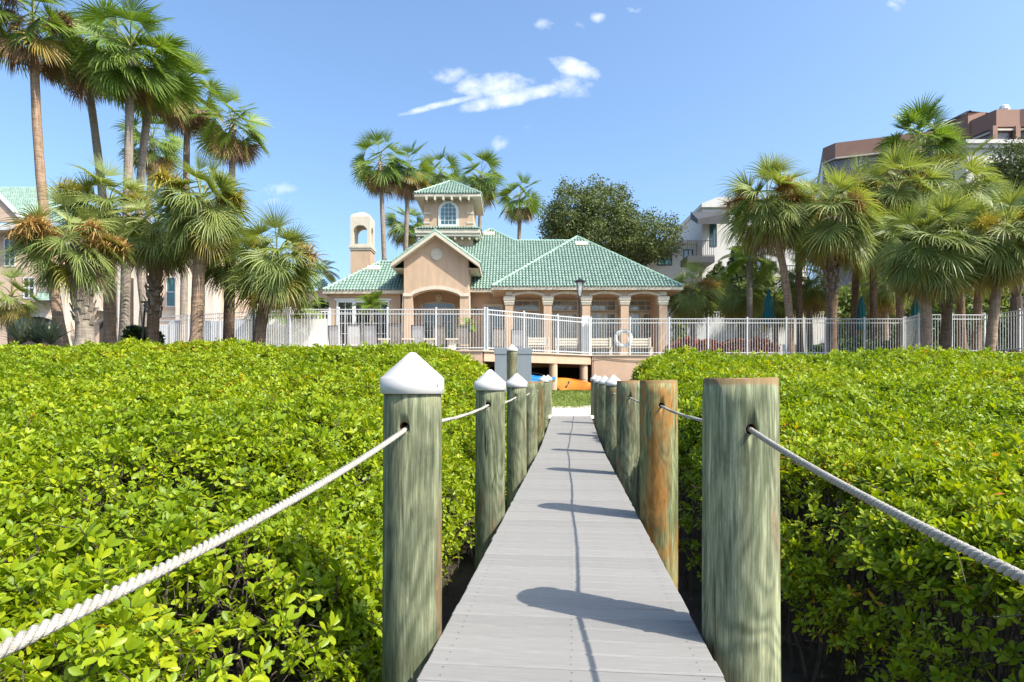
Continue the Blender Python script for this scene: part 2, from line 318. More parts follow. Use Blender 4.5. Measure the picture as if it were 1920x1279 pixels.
# ------------------------------------------------------------------ piles with caps, ropes
def pile(side, s, r, ztop, material, cap, label, hole_z=None, zb=-1.6, u=None, xy=None, seed=0, bands=48):
    u = side*(.618 + r) if u is None else u
    x, y = xy if xy else bw(s, u)
    R_ = random.Random(seed); ph = [R_.uniform(0, 6.28) for _ in range(6)]
    vs = []; fs = []; zs = list(np.linspace(zb, ztop, 26)); n = bands
    for k, z in enumerate(zs):
        for i in range(n):
            a = 2*math.pi*i/n
            q = r*(1 + .012*math.sin(2*a+ph[0]+z*.7) + .008*math.sin(3*a+ph[1]-z*1.1) + .005*math.sin(7*a+ph[2]+z*2) - .012*z/1.2 + R_.uniform(-.0025, .0025))
            if k == len(zs)-1: q -= .004
            vs.append((q*math.cos(a), q*math.sin(a), z + (.004*math.sin(3*a+ph[3]) if k == len(zs)-1 else 0)))
    for k in range(len(zs)-1):
        for i in range(n): fs.append((k*n+i, k*n+(i+1) % n, (k+1)*n+(i+1) % n, (k+1)*n+i))
    mb = MB(); mb.add(vs, fs, 0); t0 = (len(zs)-1)*n
    mb.add([], [], 1); mb.f.append(tuple(t0+i for i in range(n))); mb.m.append(1); mb.f.append(tuple(range(n-1, -1, -1))); mb.m.append(0)
    o = mb.build('wooden_post', [material, M['endgrain']], smooth=True); o.location = (x, y, 0)
    for pl in o.data.polygons:
        if len(pl.vertices) > 4: pl.use_smooth = False
    tag(o, label, 'post', 'boardwalk posts')
    if hole_z is not None and bands >= 40:
        cm = MB(); d = Vector((ST, CT, 0)); cm.tube([Vector((x, y, hole_z))-d*.5, Vector((x, y, hole_z))+d*.5], .024, 14); c = cm.build('cutter', M['endgrain'])
        md = o.modifiers.new('hole', 'BOOLEAN'); md.object = c; md.operation = 'DIFFERENCE'; md.solver = 'EXACT'
        dg = bpy.context.evaluated_depsgraph_get(); me = bpy.data.meshes.new_from_object(o.evaluated_get(dg)); o.modifiers.clear(); o.data = me
        bpy.data.objects.remove(c)
    if cap:
        rc = r*1.065
        prof = [(rc*.985, -.030), (rc, -.028), (rc*1.0, .042), (rc*1.0, .042), (rc*.99, .047), (rc*.99, .047)]
        H = .135*r/.1425
        for t in (.03, .3, .6, .9, .95, .985, 1): prof.append((max(.004, rc*.99*(1-t)), .047 + (H-.0)*t - (.012*(t-.9)/.1 if t > .9 else 0)))
        cb = MB().lathe(prof, (0,0,0), 40).build('post_cap', M['cap'], o, smooth=True, loc=(0,0,ztop))
        for ang in (-.55, 2.4):
            sc = MB().lathe([(.0035,0),(.0035,.003)], n=8).build('screw', M['screw'], o); sc.rotation_euler = (0, math.pi/2, ang); sc.location = (rc*math.cos(ang), rc*math.sin(ang), ztop+.008)
    return o
ordn = ['first', 'second', 'third', 'fourth', 'fifth', 'sixth', 'last']
LP = [(.1425, 1.148, 'pile', 1), (.140, 1.10, 'pile', 1), (.140, 1.08, 'pile', 1), (.145, 1.10, 'pile', 0), (.14, 1.09, 'pile_dark', 0), (.13, 1.08, 'pile', 1), (.13, 1.10, 'pile', 1)]
RP = [(.172, 1.19, 'pile_pale', 0), (.170, 1.16, 'pile_rust', 0), (.165, 1.14, 'pile', 0), (.145, 1.06, 'pile', 1), (.14, 1.05, 'pile', 1), (.14, 1.05, 'pile', 1), (.14, 1.10, 'pile', 1)]
LL = ['greenish wooden post with large white cone cap, at the near end of the boardwalk row',
      'capped green post directly opposite the rust-streaked post', 'capped post third along the rope, opposite the post with a knot at its top',
      'flat-topped uncapped post opposite the first capped post of the other row', 'dark brown uncapped post after the green uncapped one in the mostly capped row',
      'small capped post just past the dark brown uncapped post', 'capped post at the sandy boardwalk end, on the grey cabinet side']
RL = ['thick pale green flat-topped post with a rope hole, opposite the big white cone cap', 'flat-topped post with bright orange rust-coloured streaks down its side',
      'flat-topped green post between the rust-streaked post and the capped posts', 'first white-capped post after the three flat-topped posts', 'capped post second after the three flat-topped posts',
      'capped post third after the three flat-topped posts', 'capped post at the sandy boardwalk end, on the orange kayak side']
UP = [.018, .08, .14, .2, .26, .32, .38]
HZL = [.984, 1.02, 1.06, 1.1, 1.15, 1.22, 1.28]; HZR = [.981, 1.02, 1.06, 1.1, 1.13, 1.2, 1.27]
dS = {1: [0, -.05, 0, 0, 0, 0, .05], 0: [-.02, 0, .03, 0, .05, 0, .05]}
posL = []; posR = []
for i in range(7):
    r, zt, mk, cp = LP[i]; sL = POST_S[i]+dS[0][i]; pile(-1, sL, r, zt+UP[i], M[mk], cp, LL[i], HZL[i] if i < 3 else None, seed=10+i, bands=48 if i < 3 else 28); posL.append((sL, -(.618+r), HZL[i]))
    r, zt, mk, cp = RP[i]; sR = POST_S[i]+dS[1][i]+.06*(i == 0); pile(1, sR, r, zt+UP[i], M[mk], cp, RL[i], HZR[i] if i < 3 else None, seed=30+i, bands=48 if i < 3 else 28); posR.append((sR, (.618+r), HZR[i]))
for sd, r in ((-1, .1425), (1, .165)):
    pile(sd, -2.76, r, 1.16, M['pile'], sd < 0, 'capped post where the rope of the pale green post begins' if sd > 0 else 'capped post where the rope of the big cone-capped post begins', None, u=sd*.79, seed=50+sd, bands=28)
def rope(posts, sd, label):
    t = thing('rope', label, 'rope', loc=(*bw(posts[0][0], posts[0][1]), 0), group='handrail ropes'); loc = t.location
    pts = []
    for s in np.arange(-2.7, posts[0][0], .02): pts.append((*bw(s, posts[0][1]), .795 + .0250*(s-.05)**2))
    for (a, b), sag in zip(zip(posts[:-1], posts[1:]), (.028, .028, .03, .03, .03, .03)):
        for q in np.arange(0, 1, .02):
            s = a[0]+(b[0]-a[0])*q; pts.append((*bw(s, a[1]+(b[1]-a[1])*q), a[2]+(b[2]-a[2])*q - sag*4*q*(1-q)))
    pts.append((*bw(posts[-1][0], posts[-1][1]), posts[-1][2]))
    P = np.array(pts); d = np.r_[0, np.cumsum(np.linalg.norm(np.diff(P, axis=0), axis=1))]
    step = .005; near = np.arange(0, 5.9, step); far = np.arange(5.9, d[-1], .02); q = np.r_[near, far]
    C = np.stack([np.interp(q, d, P[:,i]) for i in range(3)], 1); Tn = np.gradient(C, axis=0); Tn /= np.linalg.norm(Tn, axis=1)[:,None]
    A = np.cross(Tn, [0,0,1.]); A /= np.linalg.norm(A, axis=1)[:,None]; B = np.cross(A, Tn); n = 7
    for j in range(3):
        ph = 2*math.pi*q/.058 + j*2*math.pi/3
        O = C + .0059*(np.cos(ph)[:,None]*A + np.sin(ph)[:,None]*B)
        rr = .0064; ring = np.arange(n)*2*math.pi/n
        V = O[:,None,:] + rr*(np.cos(ring)[None,:,None]*A[:,None,:] + np.sin(ring)[None,:,None]*B[:,None,:]) - np.array(loc)[None,None,:]
        i = np.arange(len(q)*n).reshape(len(q), n); F = np.stack([i[:-1], i[1:], np.roll(i, -1, 1)[1:], np.roll(i, -1, 1)[:-1]], -1).reshape(-1, 4)
        mesh_np('strand', V.reshape(-1,3), F, M['rope'], t, smooth=True)
rope(posL, -1, 'twisted grey-white rope threaded through the posts with the big cone cap')
rope(posR, 1, 'twisted white rope threaded through the pale green and rust-streaked posts')

# ------------------------------------------------------------------ mangrove thickets
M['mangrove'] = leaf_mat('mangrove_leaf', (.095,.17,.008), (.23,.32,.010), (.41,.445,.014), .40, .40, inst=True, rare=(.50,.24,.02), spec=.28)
def sprig(seed, nl, Ls):
    R_ = random.Random(seed); V = []; F = []; mi = []
    def leaf(base, az, el, Ln, wd, roll):
        d = Vector((math.cos(az)*math.cos(el), math.sin(az)*math.cos(el), math.sin(el))); s = Vector((-math.sin(az), math.cos(az), 0)); n = d.cross(s) * -1
        if n.z < 0: n = -n
        s2 = s*math.cos(roll) + n*math.sin(roll); n2 = s2.cross(d); n2 = n2 if n2.z > 0 else -n2
        o = len(V); prof = [(0, .04), (.30, .62), (.62, 1.0), (.86, .72), (1.0, .10)]; bend = R_.uniform(.05, .28)
        for t, w in prof:
            c = base + d*(Ln*t) - n2*(Ln*bend*t*t*.6)
            for q in (-1, 0, 1): V.append(c + s2*(q*wd*w) + n2*(abs(q)*wd*w*.28))
        for k in range(4):
            for q in range(2): F.append((o+k*3+q, o+k*3+q+1, o+(k+1)*3+q+1, o+(k+1)*3+q)); mi.append(0)
    for k in range(nl):
        f = k/nl; az = k*2.4 + R_.uniform(-.3, .3); el = -.2 + 1.2*f + R_.uniform(-.45, .45); Ln = Ls*R_.uniform(.55, 1.15)*(1 - .25*f)
        leaf(Vector((0, 0, -.05 + .065*f)), az, el, Ln, Ln*R_.uniform(.19, .25), R_.uniform(-.35, .35))
    o = len(V)
    for z, r in ((-.17, .0035), (.02, .002)):
        for q in range(3): V.append(Vector((r*math.cos(q*2.09), r*math.sin(q*2.09), z)))
    for q in range(3): F.append((o+q, o+(q+1) % 3, o+3+(q+1) % 3, o+3+q)); mi.append(1)
    return mesh_np('mangrove_sprig', np.array([tuple(v) for v in V]), np.array(F), [M['mangrove'], M['bark']], smooth=True, mi=mi)
SPR = [sprig(1, 10, .082), sprig(2, 12, .078), sprig(3, 8, .088), sprig(4, 11, .074)]
for o in SPR: COL.objects.unlink(o)
def fbm(x, y, seed, f0=1.0):
    r = np.random.default_rng(seed); z = np.zeros_like(x); amp = 1.0; f = f0
    for _ in range(5):
        for _ in range(3):
            th = r.uniform(0, 6.28); ph = r.uniform(0, 6.28); z += amp*np.sin(f*(x*math.cos(th)+y*math.sin(th))+ph)/3
        amp *= .62; f *= 1.9
    return z
def prof(y, tab): return np.interp(y, [t[0] for t in tab], [t[1] for t in tab])
TABL = [(0,0),(2,.22),(3,.50),(5,.84),(8,1.15),(11,1.49),(13.5,1.90),(16,2.32),(18,2.42),(20,2.45)]
TABR = [(0,.13),(3,.44),(5,.68),(8,1.05),(12,1.54),(17,2.16),(20,2.3)]
def H(x, y, side):
    s, u = su(x, y); au = u*side
    if side < 0:
        ub = np.interp(s, [0, 2, 3.2, 5, 9, 20], [1.25, 1.02, 1.0, 1.22, 1.15, 1.3]); top = prof(y, TABL); w = .75 + .15*s
    else:
        ub = np.interp(s, [0, 1.5, 3, 5, 8, 14, 20], [3.6, 3.0, 2.1, 1.5, 1.15, 1.0, 1.6]); top = prof(y, TABR); w = .55 + .06*s
    wob = .22*fbm(x, y, 5 if side < 0 else 6, 1.6)
    e = np.clip((au - ub + wob)/w, 0, 1); e = np.sqrt(np.clip(1-(1-e)**2, 0, 1))
    bump = (.115*fbm(x, y, 8, 1.5) + .06*fbm(x, y, 9, 5.5)) - .05 * np.clip(.6+.03*y, 0, 1)
    base = -.75
    return base + (top + bump - base)*e, e
def thicket(side, label):
    xm = 17 if side < 0 else 19
    def cand(n, y0, y1, wmul):
        y = NR.uniform(y0, y1, n); x = NR.uniform(-1, 1, n)*0
        lim = np.minimum(1.0*y + 2.2, xm) if side < 0 else np.minimum(1.0*y + 2.2, xm)
        x = (NR.uniform(0, 1, n))*lim*side + (ST*y/CT)
        return x, y, lim
    X = []; Y = []; D = []
    for (y0, y1, dens) in ((.9, 4.5, 1400), (4.5, 8, 850), (8, 12, 340), (12, 19.2, 160)):
        n = int((y1-y0)*min((y0+y1)/2+2.2, xm)*dens*2.2); x, y, lim = cand(n, y0, y1, 1)
        z, e = H(x, y, side); dx = (H(x+.06, y, side)[0]-z)/.06; dy = (H(x, y+.06, side)[0]-z)/.06
        sl = np.sqrt(1+np.minimum(dx*dx+dy*dy, 36.))
        keep = (e > .02) & (NR.uniform(0, 1, n) < sl/2.2*(lim/lim.max()))
        gap = fbm(x*1.0+z*2.1, y-z*1.7, 33, 2.6); lowz = sstep(.55, -.35, z - .05*y)
        keep &= ~((gap > .98-1.15*lowz*(1.25 if side > 0 else .5)) & (NR.uniform(0, 1, n) < .82))
        if side < 0: keep &= y < 16.6 + 1.8*sstep(-6, -2, x)
        else: keep &= y < 17.6
        X.append(np.stack([x, y, z, dx, dy, sl], 1)[keep])
    A = np.concatenate(X); n = len(A); x, y, z, dx, dy, sl = A.T
    nrm = np.stack([-dx, -dy, np.ones(n)], 1); nrm /= np.linalg.norm(nrm, axis=1)[:,None]
    dep = NR.exponential(.11, n); dep = np.minimum(dep, .5) - .03; out = (NR.uniform(0, 1, n) < .08)*NR.uniform(0, .13, n)
    pos = np.stack([x, y, z], 1) - nrm*(dep - out)[:,None]
    ax = nrm*.55 + np.array([0,0,.55]) + NR.normal(0, .46, (n, 3)); ax /= np.linalg.norm(ax, axis=1)[:,None]
    rot = np.zeros((n, 3)); rot[:,1] = np.arccos(np.clip(ax[:,2], -1, 1)); rot[:,2] = np.arctan2(ax[:,1], ax[:,0]); rot[:,0] = NR.normal(0, .15, n)
    scl = np.clip(NR.normal(.90, .2, n), .4, 1.4)*(1 + .05*np.maximum(0, y-5))
    t = np.clip(.56 + .24*fbm(x, y, 21, .9) + .12*fbm(x, y, 22, 4.1) + NR.normal(0, .2, n) - .5*np.clip(dep, 0, .5), 0, 1)  # last term darkens deeper sprigs, shade inside the canopy added to the tint
    me = bpy.data.meshes.new('mangrove_thicket'); me.vertices.add(n); me.vertices.foreach_set('co', pos.astype(np.float32).ravel())
    at = me.attributes.new('rot', 'FLOAT_VECTOR', 'POINT'); at.data.foreach_set('vector', rot.astype(np.float32).ravel())
    at = me.attributes.new('scl', 'FLOAT', 'POINT'); at.data.foreach_set('value', scl.astype(np.float32))
    at = me.attributes.new('tint', 'FLOAT', 'POINT'); at.data.foreach_set('value', t.astype(np.float32))
    o = bpy.data.objects.new('mangrove_thicket', me); COL.objects.link(o)
    ng = bpy.data.node_groups.new('sprigs', 'GeometryNodeTree'); ng.interface.new_socket('Geometry', in_out='INPUT', socket_type='NodeSocketGeometry'); ng.interface.new_socket('Geometry', in_out='OUTPUT', socket_type='NodeSocketGeometry')
    N = ng.nodes; L = ng.links; gi = N.new('NodeGroupInput'); go = N.new('NodeGroupOutput'); ip = N.new('GeometryNodeInstanceOnPoints'); jn = N.new('GeometryNodeJoinGeometry')
    for sp in SPR:
        oi = N.new('GeometryNodeObjectInfo'); oi.inputs['Object'].default_value = sp; oi.inputs['As Instance'].default_value = True; L.new(oi.outputs['Geometry'], jn.inputs[0])
    def named(nm, tp):
        a = N.new('GeometryNodeInputNamedAttribute'); a.data_type = tp; a.inputs['Name'].default_value = nm; return a.outputs[0]
    ip.inputs['Pick Instance'].default_value = True
    L.new(gi.outputs[0], ip.inputs['Points']); L.new(jn.outputs[0], ip.inputs['Instance'])
    e2r = N.new('FunctionNodeEulerToRotation'); L.new(named('rot', 'FLOAT_VECTOR'), e2r.inputs[0]); L.new(e2r.outputs[0], ip.inputs['Rotation']); L.new(named('scl', 'FLOAT'), ip.inputs['Scale'])
    L.new(ip.outputs[0], go.inputs[0])
    md = o.modifiers.new('sprigs', 'NODES'); md.node_group = ng
    tag(o, label, 'mangrove', kind='stuff')
    print('thicket', side, n)
    # woody stems and prop roots
    mb = MB(); R_ = random.Random(60+side)
    for _ in range(420):
        s = R_.uniform(1.0, 13); ub = float(np.interp(s, [0, 2, 3.2, 5, 9, 20], [1.25, 1.02, 1.0, 1.22, 1.15, 1.3])) if side < 0 else float(np.interp(s, [0, 1.5, 3, 5, 8, 14, 20], [3.6, 3.0, 2.1, 1.5, 1.2, 1.35, 1.7]))
        u = side*(ub + R_.uniform(.1, 2.2)); bx, by = bw(s, u); zt = float(H(np.array([bx]), np.array([by]), side)[0][0]) - .06; zb = float(T(bx, by)) - .05
        if zt < -.5: continue
        pts = []; ox, oy = R_.uniform(-.35, .35), R_.uniform(-.35, .35); n = 6; j = [R_.uniform(-.06, .06) for _ in range(12)]
        for k in range(n+1):
            f = k/n; pts.append((bx+ox*(1-f)+j[k]*f, by+oy*(1-f)+j[k+4], zb+(zt-zb)*f))
        r = R_.uniform(.006, .02); mb.tube(pts, [r*(1-.7*k/n) for k in range(n+1)], 5)
        for _ in range(3):
            k = R_.randint(2, n-1); q = Vector(pts[k]); e = q + Vector((R_.uniform(-.4, .4), R_.uniform(-.4, .4), R_.uniform(-.05, .35))); mb.tube([q, (q+e)/2+Vector((0,0,.04)), e], [r*.5, r*.35, r*.15], 4)
    tag(mb.build('branches', M['bark'], o), kind='stuff')
thicket(-1, 'wide mass of bright green mangrove foliage beside the row of cone-capped posts')
thicket(1, 'mass of mangrove foliage with shaded branchy flank beside the pale green post')

# ------------------------------------------------------------------ terrace, retaining walls
M['stucco'] = mat('stucco_peach', (.42,.295,.20), (.525,.37,.255), .9, 2.2, stretch=(1.4,1.4,.4), bump=.25, bscale=55)
M['stucco_wall'] = mat('stucco_terrace', (.46,.30,.21), (.56,.375,.265), .92, 1.3, bump=.3, bscale=40)
M['cream'] = mat('cream_trim', (.50,.45,.355), (.58,.52,.42), .8, 3, bump=.1)
M['white'] = mat('white_paint', (.58,.58,.565), (.66,.66,.645), .5, 4)
M['fence_white'] = mat('fence_white', (.54,.545,.55), (.60,.60,.60), .4, 6)
M['pave'] = mat('terrace_paving', (.45,.36,.28), (.55,.45,.36), .85, 4, bump=.2)
M['black'] = mat('black_metal', (.012,.013,.014), (.022,.022,.024), .45, 8)
M['grey_box'] = mat('grey_plastic', (.155,.18,.20), (.175,.20,.22), .55, 3, bump=.06)
M['dark'] = mat('recess_shade', (.05,.04,.035), (.07,.055,.045), .9, 3)  # flat dark colour standing for the shade inside garage arches and doorway
M['tile'] = mat('roof_tile', (.15,.245,.195), (.31,.40,.345), .45, 5, rand=.0, lo=.35, hi=.68, bump=.08, bscale=25)
M['tile_under'] = mat('roof_under', (.06,.12,.09), (.09,.16,.125), .7, 5)
M['ridge'] = mat('ridge_tile', (.19,.32,.245), (.29,.41,.325), .6, 7)
M['shelf'] = mat('glass_inner', (.05,.05,.05))
def glass_mat(name, col, rough=.06):
    m, N, L, P = new_mat(name); tc = N.new('ShaderNodeTexCoord'); nz = N.new('ShaderNodeTexNoise'); nz.inputs['Scale'].default_value = 1.1; nz.inputs['Detail'].default_value = 3; L.new(tc.outputs['Object'], nz.inputs['Vector'])
    r = ramp(N, [(.4, tuple(c*.5 for c in col)), (.62, col)]); L.new(nz.outputs['Fac'], r.inputs[0]); L.new(r.outputs[0], P.inputs['Base Color']); P.inputs['Roughness'].default_value = rough; P.inputs['Specular IOR Level'].default_value = .9
    P.inputs['Coat Weight'].default_value = .6; P.inputs['Coat Roughness'].default_value = .03
    bp = N.new('ShaderNodeBump'); bp.inputs['Strength'].default_value = .08; bp.inputs['Distance'].default_value = .3; L.new(nz.outputs['Fac'], bp.inputs['Height']); L.new(bp.outputs[0], P.inputs['Normal'])
    return m
def clear_mat():
    m, N, L, P = new_mat('clear_glass'); P.inputs['Base Color'].default_value = (.75,.78,.8,1); P.inputs['Roughness'].default_value = .1; t = N.new('ShaderNodeBsdfTransparent'); x = N.new('ShaderNodeMixShader'); x.inputs[0].default_value = .6; L.new(P.outputs[0], x.inputs[1]); L.new(t.outputs[0], x.inputs[2]); L.new(x.outputs[0], N['Material Output'].inputs['Surface']); return m
M['clear'] = clear_mat()
M['glass'] = glass_mat('glass_grey', (.10,.12,.14)); M['glass_teal'] = glass_mat('glass_teal', (.03,.13,.14)); M['glass_reflection'] = glass_mat('glass_reflection', (.33,.36,.37)); M['glass_dark'] = glass_mat('glass_dark', (.02,.02,.025))  # loggia panes: the pale reflection is put into the base colour
ZP = 2.8
terr = thing('terrace', 'raised peach stucco terrace carrying the clubhouse and its white railing', 'terrace')
TER = [(-26, 24.8), (-1.2, 24.8), (3.72, 28.15), (21.5, 28.15), (21.5, 26.2), (30, 26.2), (30, 31.0), (3.0, 31.0), (-26, 31.0)]
tag(MB().vprism(TER, ZP-.06, ZP).build('paving', M['pave'], terr))
MB().vprism([(-26, 31.0), (30, 31.0), (30, 70), (-26, 70)], ZP-.06, ZP-.004).build('paving', M['pave'], terr)
def wall_seg(a, b, z0, z1, th, name, m, parent):
    d = Vector((b[0]-a[0], b[1]-a[1], 0)).normalized(); n = Vector((-d.y, d.x, 0))*th
    return MB().vprism([a, b, (b[0]+n.x, b[1]+n.y), (a[0]+n.x, a[1]+n.y)], z0, z1).build(name, m, parent)
wall_seg((-26, 24.86), (-1.22, 24.86), .2, ZP-.064, .3, 'wall', M['stucco_wall'], terr)
wall_seg((3.74, 28.20), (21.4, 28.20), -.2, ZP-.064, .3, 'wall', M['stucco_wall'], terr)
wall_seg((21.44, 26.3), (30, 26.3), -.2, ZP-.064, .3, 'wall', M['stucco_wall'], terr)
wall_seg((-1.15, 24.93), (3.70, 28.22), 2.34, ZP-.068, .32, 'edge_beam', M['stucco_wall'], terr)
MB().box(-1.6, 4.4, 30.45, 30.75, -.2, ZP-.07).build('back_wall', M['stucco_wall'], terr)
MB().box(-1.55, -1.25, 24.95+.25, 30.44, -.2, ZP-.075).build('side_wall', M['stucco_wall'], terr)
MB().box(3.75, 4.05, 28.52, 30.44, -.2, ZP-.075).build('side_wall', M['stucco_wall'], terr)
for (x, y) in ((1.86, 27.22), (3.36, 28.30), (.3, 26.2)):
    MB().lathe([(.19, .8), (.19, 2.338)], (x, y, 0), 20).build('column', M['stucco_wall'], terr, smooth=False)
mb = MB(); pts = [(4.3+.5*k, 28.17, 2.64-.10*math.sin(min(k, 6)/6*math.pi)*(1 if k < 7 else 0)-.01*k) for k in range(9)]; mb.tube([(3.78, 28.16, 1.5), (3.80, 28.16, 2.6)]+pts, .014, 6)
tag(mb.build('cable', M['black']), 'thin dark cable sagging across the peach terrace wall', 'cable')

# ------------------------------------------------------------------ picket railing
PH = 1.72
def fence(name, pts, label, z=ZP, panel=1.83, first=True, last=True):
    t = thing(name, label, 'fence', loc=(pts[0][0], pts[0][1], z), group='white picket railings'); o0 = Vector((pts[0][0], pts[0][1], 0))
    pick = None; post = None
    for a, b in zip(pts[:-1], pts[1:]):
        A = Vector((*a, 0)) - o0; B = Vector((*b, 0)) - o0; D = B-A; Ln = D.length; d = D/Ln; ang = math.atan2(d.y, d.x); n = max(1, round(Ln/panel)); pl = Ln/n
        for k in range(n):
            P0 = A + d*(pl*k)
            if post is None: post = MB().box(-.032, .032, -.032, .032, -.02, PH+.03).lathe([(.045, 0), (.045, .012), (.02, .035)], (0, 0, PH+.03), 4).build('post', M['fence_white'], t); po = post
            else: po = share(post, 'post', t)
            po.location = P0; po.rotation_euler = (0, 0, ang)
            for zz in (.10, PH-.22, PH-.03):
                r = MB().box(.033, pl-.033, -.02, .02, zz-.018, zz+.018).build('rail', M['fence_white'], t); r.location = P0; r.rotation_euler = (0, 0, ang)
            npk = int(pl/.118); g = pl/npk
            for j in range(1, npk):
                if pick is None: pick = MB().box(-.0075, .0075, -.0075, .0075, .03, PH-.05).build('picket', M['fence_white'], t); pk = pick
                else: pk = share(pick, 'picket', t)
                pk.location = P0 + d*(g*j); pk.rotation_euler = (0, 0, ang)
    po = share(post, 'post', t); po.location = Vector((*pts[-1], 0)) - o0
    return t
fence('picket_railing', [(-16.2, 27.6), (-9.32, 25.05)], 'white picket railing behind the sabal trunks beside the pale equipment boxes', z=ZP)
fence('picket_railing', [(-9.2, 25.0), (-1.13, 25.0)], 'white picket railing in front of the loungers and the gabled entrance')
fence('picket_railing', [(-1.03, 25.08), (3.62, 28.28)], 'angled white picket railing above the kayak shelter')
fence('picket_railing', [(3.72, 28.33), (18.4, 28.33)], 'long white picket railing past the flowering hedge and teal umbrellas')
fence('picket_railing', [(18.4, 28.2), (18.05, 26.75), (21.05, 26.85), (21.6, 23.8)], 'white picket railing turning a corner behind the shaggy sabal palms')

# ------------------------------------------------------------------ clubhouse
FL = 2.8
club = thing('clubhouse', 'peach stucco clubhouse with green tile roofs, arched loggia and square lookout tower', 'building', loc=(0, 31, FL))
OFF = Vector((0, 31, 2.2)); ZP = 2.2
def cpart(mb, name, m, parent=None, smooth=False):
    mb.v = [(v[0]-OFF.x, v[1]-OFF.y, v[2]-OFF.z) for v in mb.v]; return mb.build(name, m, parent or club, smooth)
def arch_pts(x0, x1, zs, zc, n=14):
    """segmental arch from (x0, zs) over crown zc to (x1, zs)"""
    h = zc-zs; w = (x1-x0)/2; R_ = (w*w+h*h)/(2*h); cx = (x0+x1)/2; cz = zc-R_; a0 = math.asin(w/R_)
    return [(cx+R_*math.sin(-a0+2*a0*k/n), cz+R_*math.cos(-a0+2*a0*k/n)) for k in range(n+1)]
TILE_UP = 0.0
def roof_tiles(polys, parent):
    """barrel tiles laid in courses on the given planar polygons (eave edge first)"""
    Vs = []; Fs = []; base = 0; PW, PL_ = .17, .28
    arc = [(-.5, 0), (-.32, .6), (0, 1), (.32, .6), (.5, 0)]
    for P in polys:
        P = [Vector(p) for p in P]; e = (P[1]-P[0]).normalized(); n = e.cross(P[2]-P[0]).normalized(); n = n if n.z > 0 else -n; up = n.cross(e).normalized(); up = up if up.z > 0 else -up
        q2 = [((p-P[0]).dot(e), (p-P[0]).dot(up)) for p in P]; a0 = min(q[0] for q in q2); a1 = max(q[0] for q in q2); b1 = max(q[1] for q in q2)
        def inside(x, y):
            c = False; j = len(q2)-1
            for i in range(len(q2)):
                if ((q2[i][1] > y) != (q2[j][1] > y)) and x < (q2[j][0]-q2[i][0])*(y-q2[i][1])/(q2[j][1]-q2[i][1])+q2[i][0]: c = not c
                j = i
            return c
        for r in range(int(b1/PL_)+1):
            for k in range(int((a1-a0)/PW)+1):
                a = a0+(k+.5)*PW; b = r*PL_
                if not inside(a, b+.10): continue
                jz = rnd.uniform(-.004, .006); jb = rnd.uniform(-.012, .012)
                for t, lift in ((-.03+jb, .035+jz), (PL_-.01, .006)):
                    for (u_, h_) in arc: Vs.append(P[0] + e*(a+u_*PW*.84) + up*(b+t) + n*(lift + h_*.065))
                for q in range(4): Fs.append((base+q, base+q+1, base+6+q, base+5+q))
                Vs.extend([P[0] + e*(a+u_*PW*.84) + up*(b-.03+jb) + n*(-.005) for u_ in (-.5, .5)])
                Fs.append((base, base+1, base+3, base+4)); Fs.append((base+1, base+2, base+3, base+3)) if False else None
                base += 12
    Fs = [f for f in Fs if f]
    return Vs, Fs
def roof(faces, name, parent=None, under=None, tiles=True, ridges=()):
    mb = MB()
    for P in faces: o = len(mb.v); mb.v.extend([tuple(p) for p in P]); mb.f.append(tuple(o+i for i in range(len(P)))); mb.m.append(0)
    ro = cpart(mb, name, M['tile_under'], parent)
    if tiles:
        Vs, Fs = roof_tiles(faces, ro); V = np.array([tuple(v-OFF) for v in Vs]); V[:,2] += TILE_UP; to = mesh_np('roof_tiles', V, np.array(Fs), M['tile'], ro, smooth=False); tag(to, kind='stuff')
    for (a, b) in ridges:
        m2 = MB(); A, B = Vector(a), Vector(b); n = max(2, int((B-A).length/.32)); d = (B-A)/n
        for k in range(n): m2.tube([A+d*k+Vector((0,0,.05)), A+d*(k+1.06)+Vector((0,0,.035))], [.078, .066], 8)
        cpart(m2, 'ridge_caps', M['ridge'], ro); 
    return ro
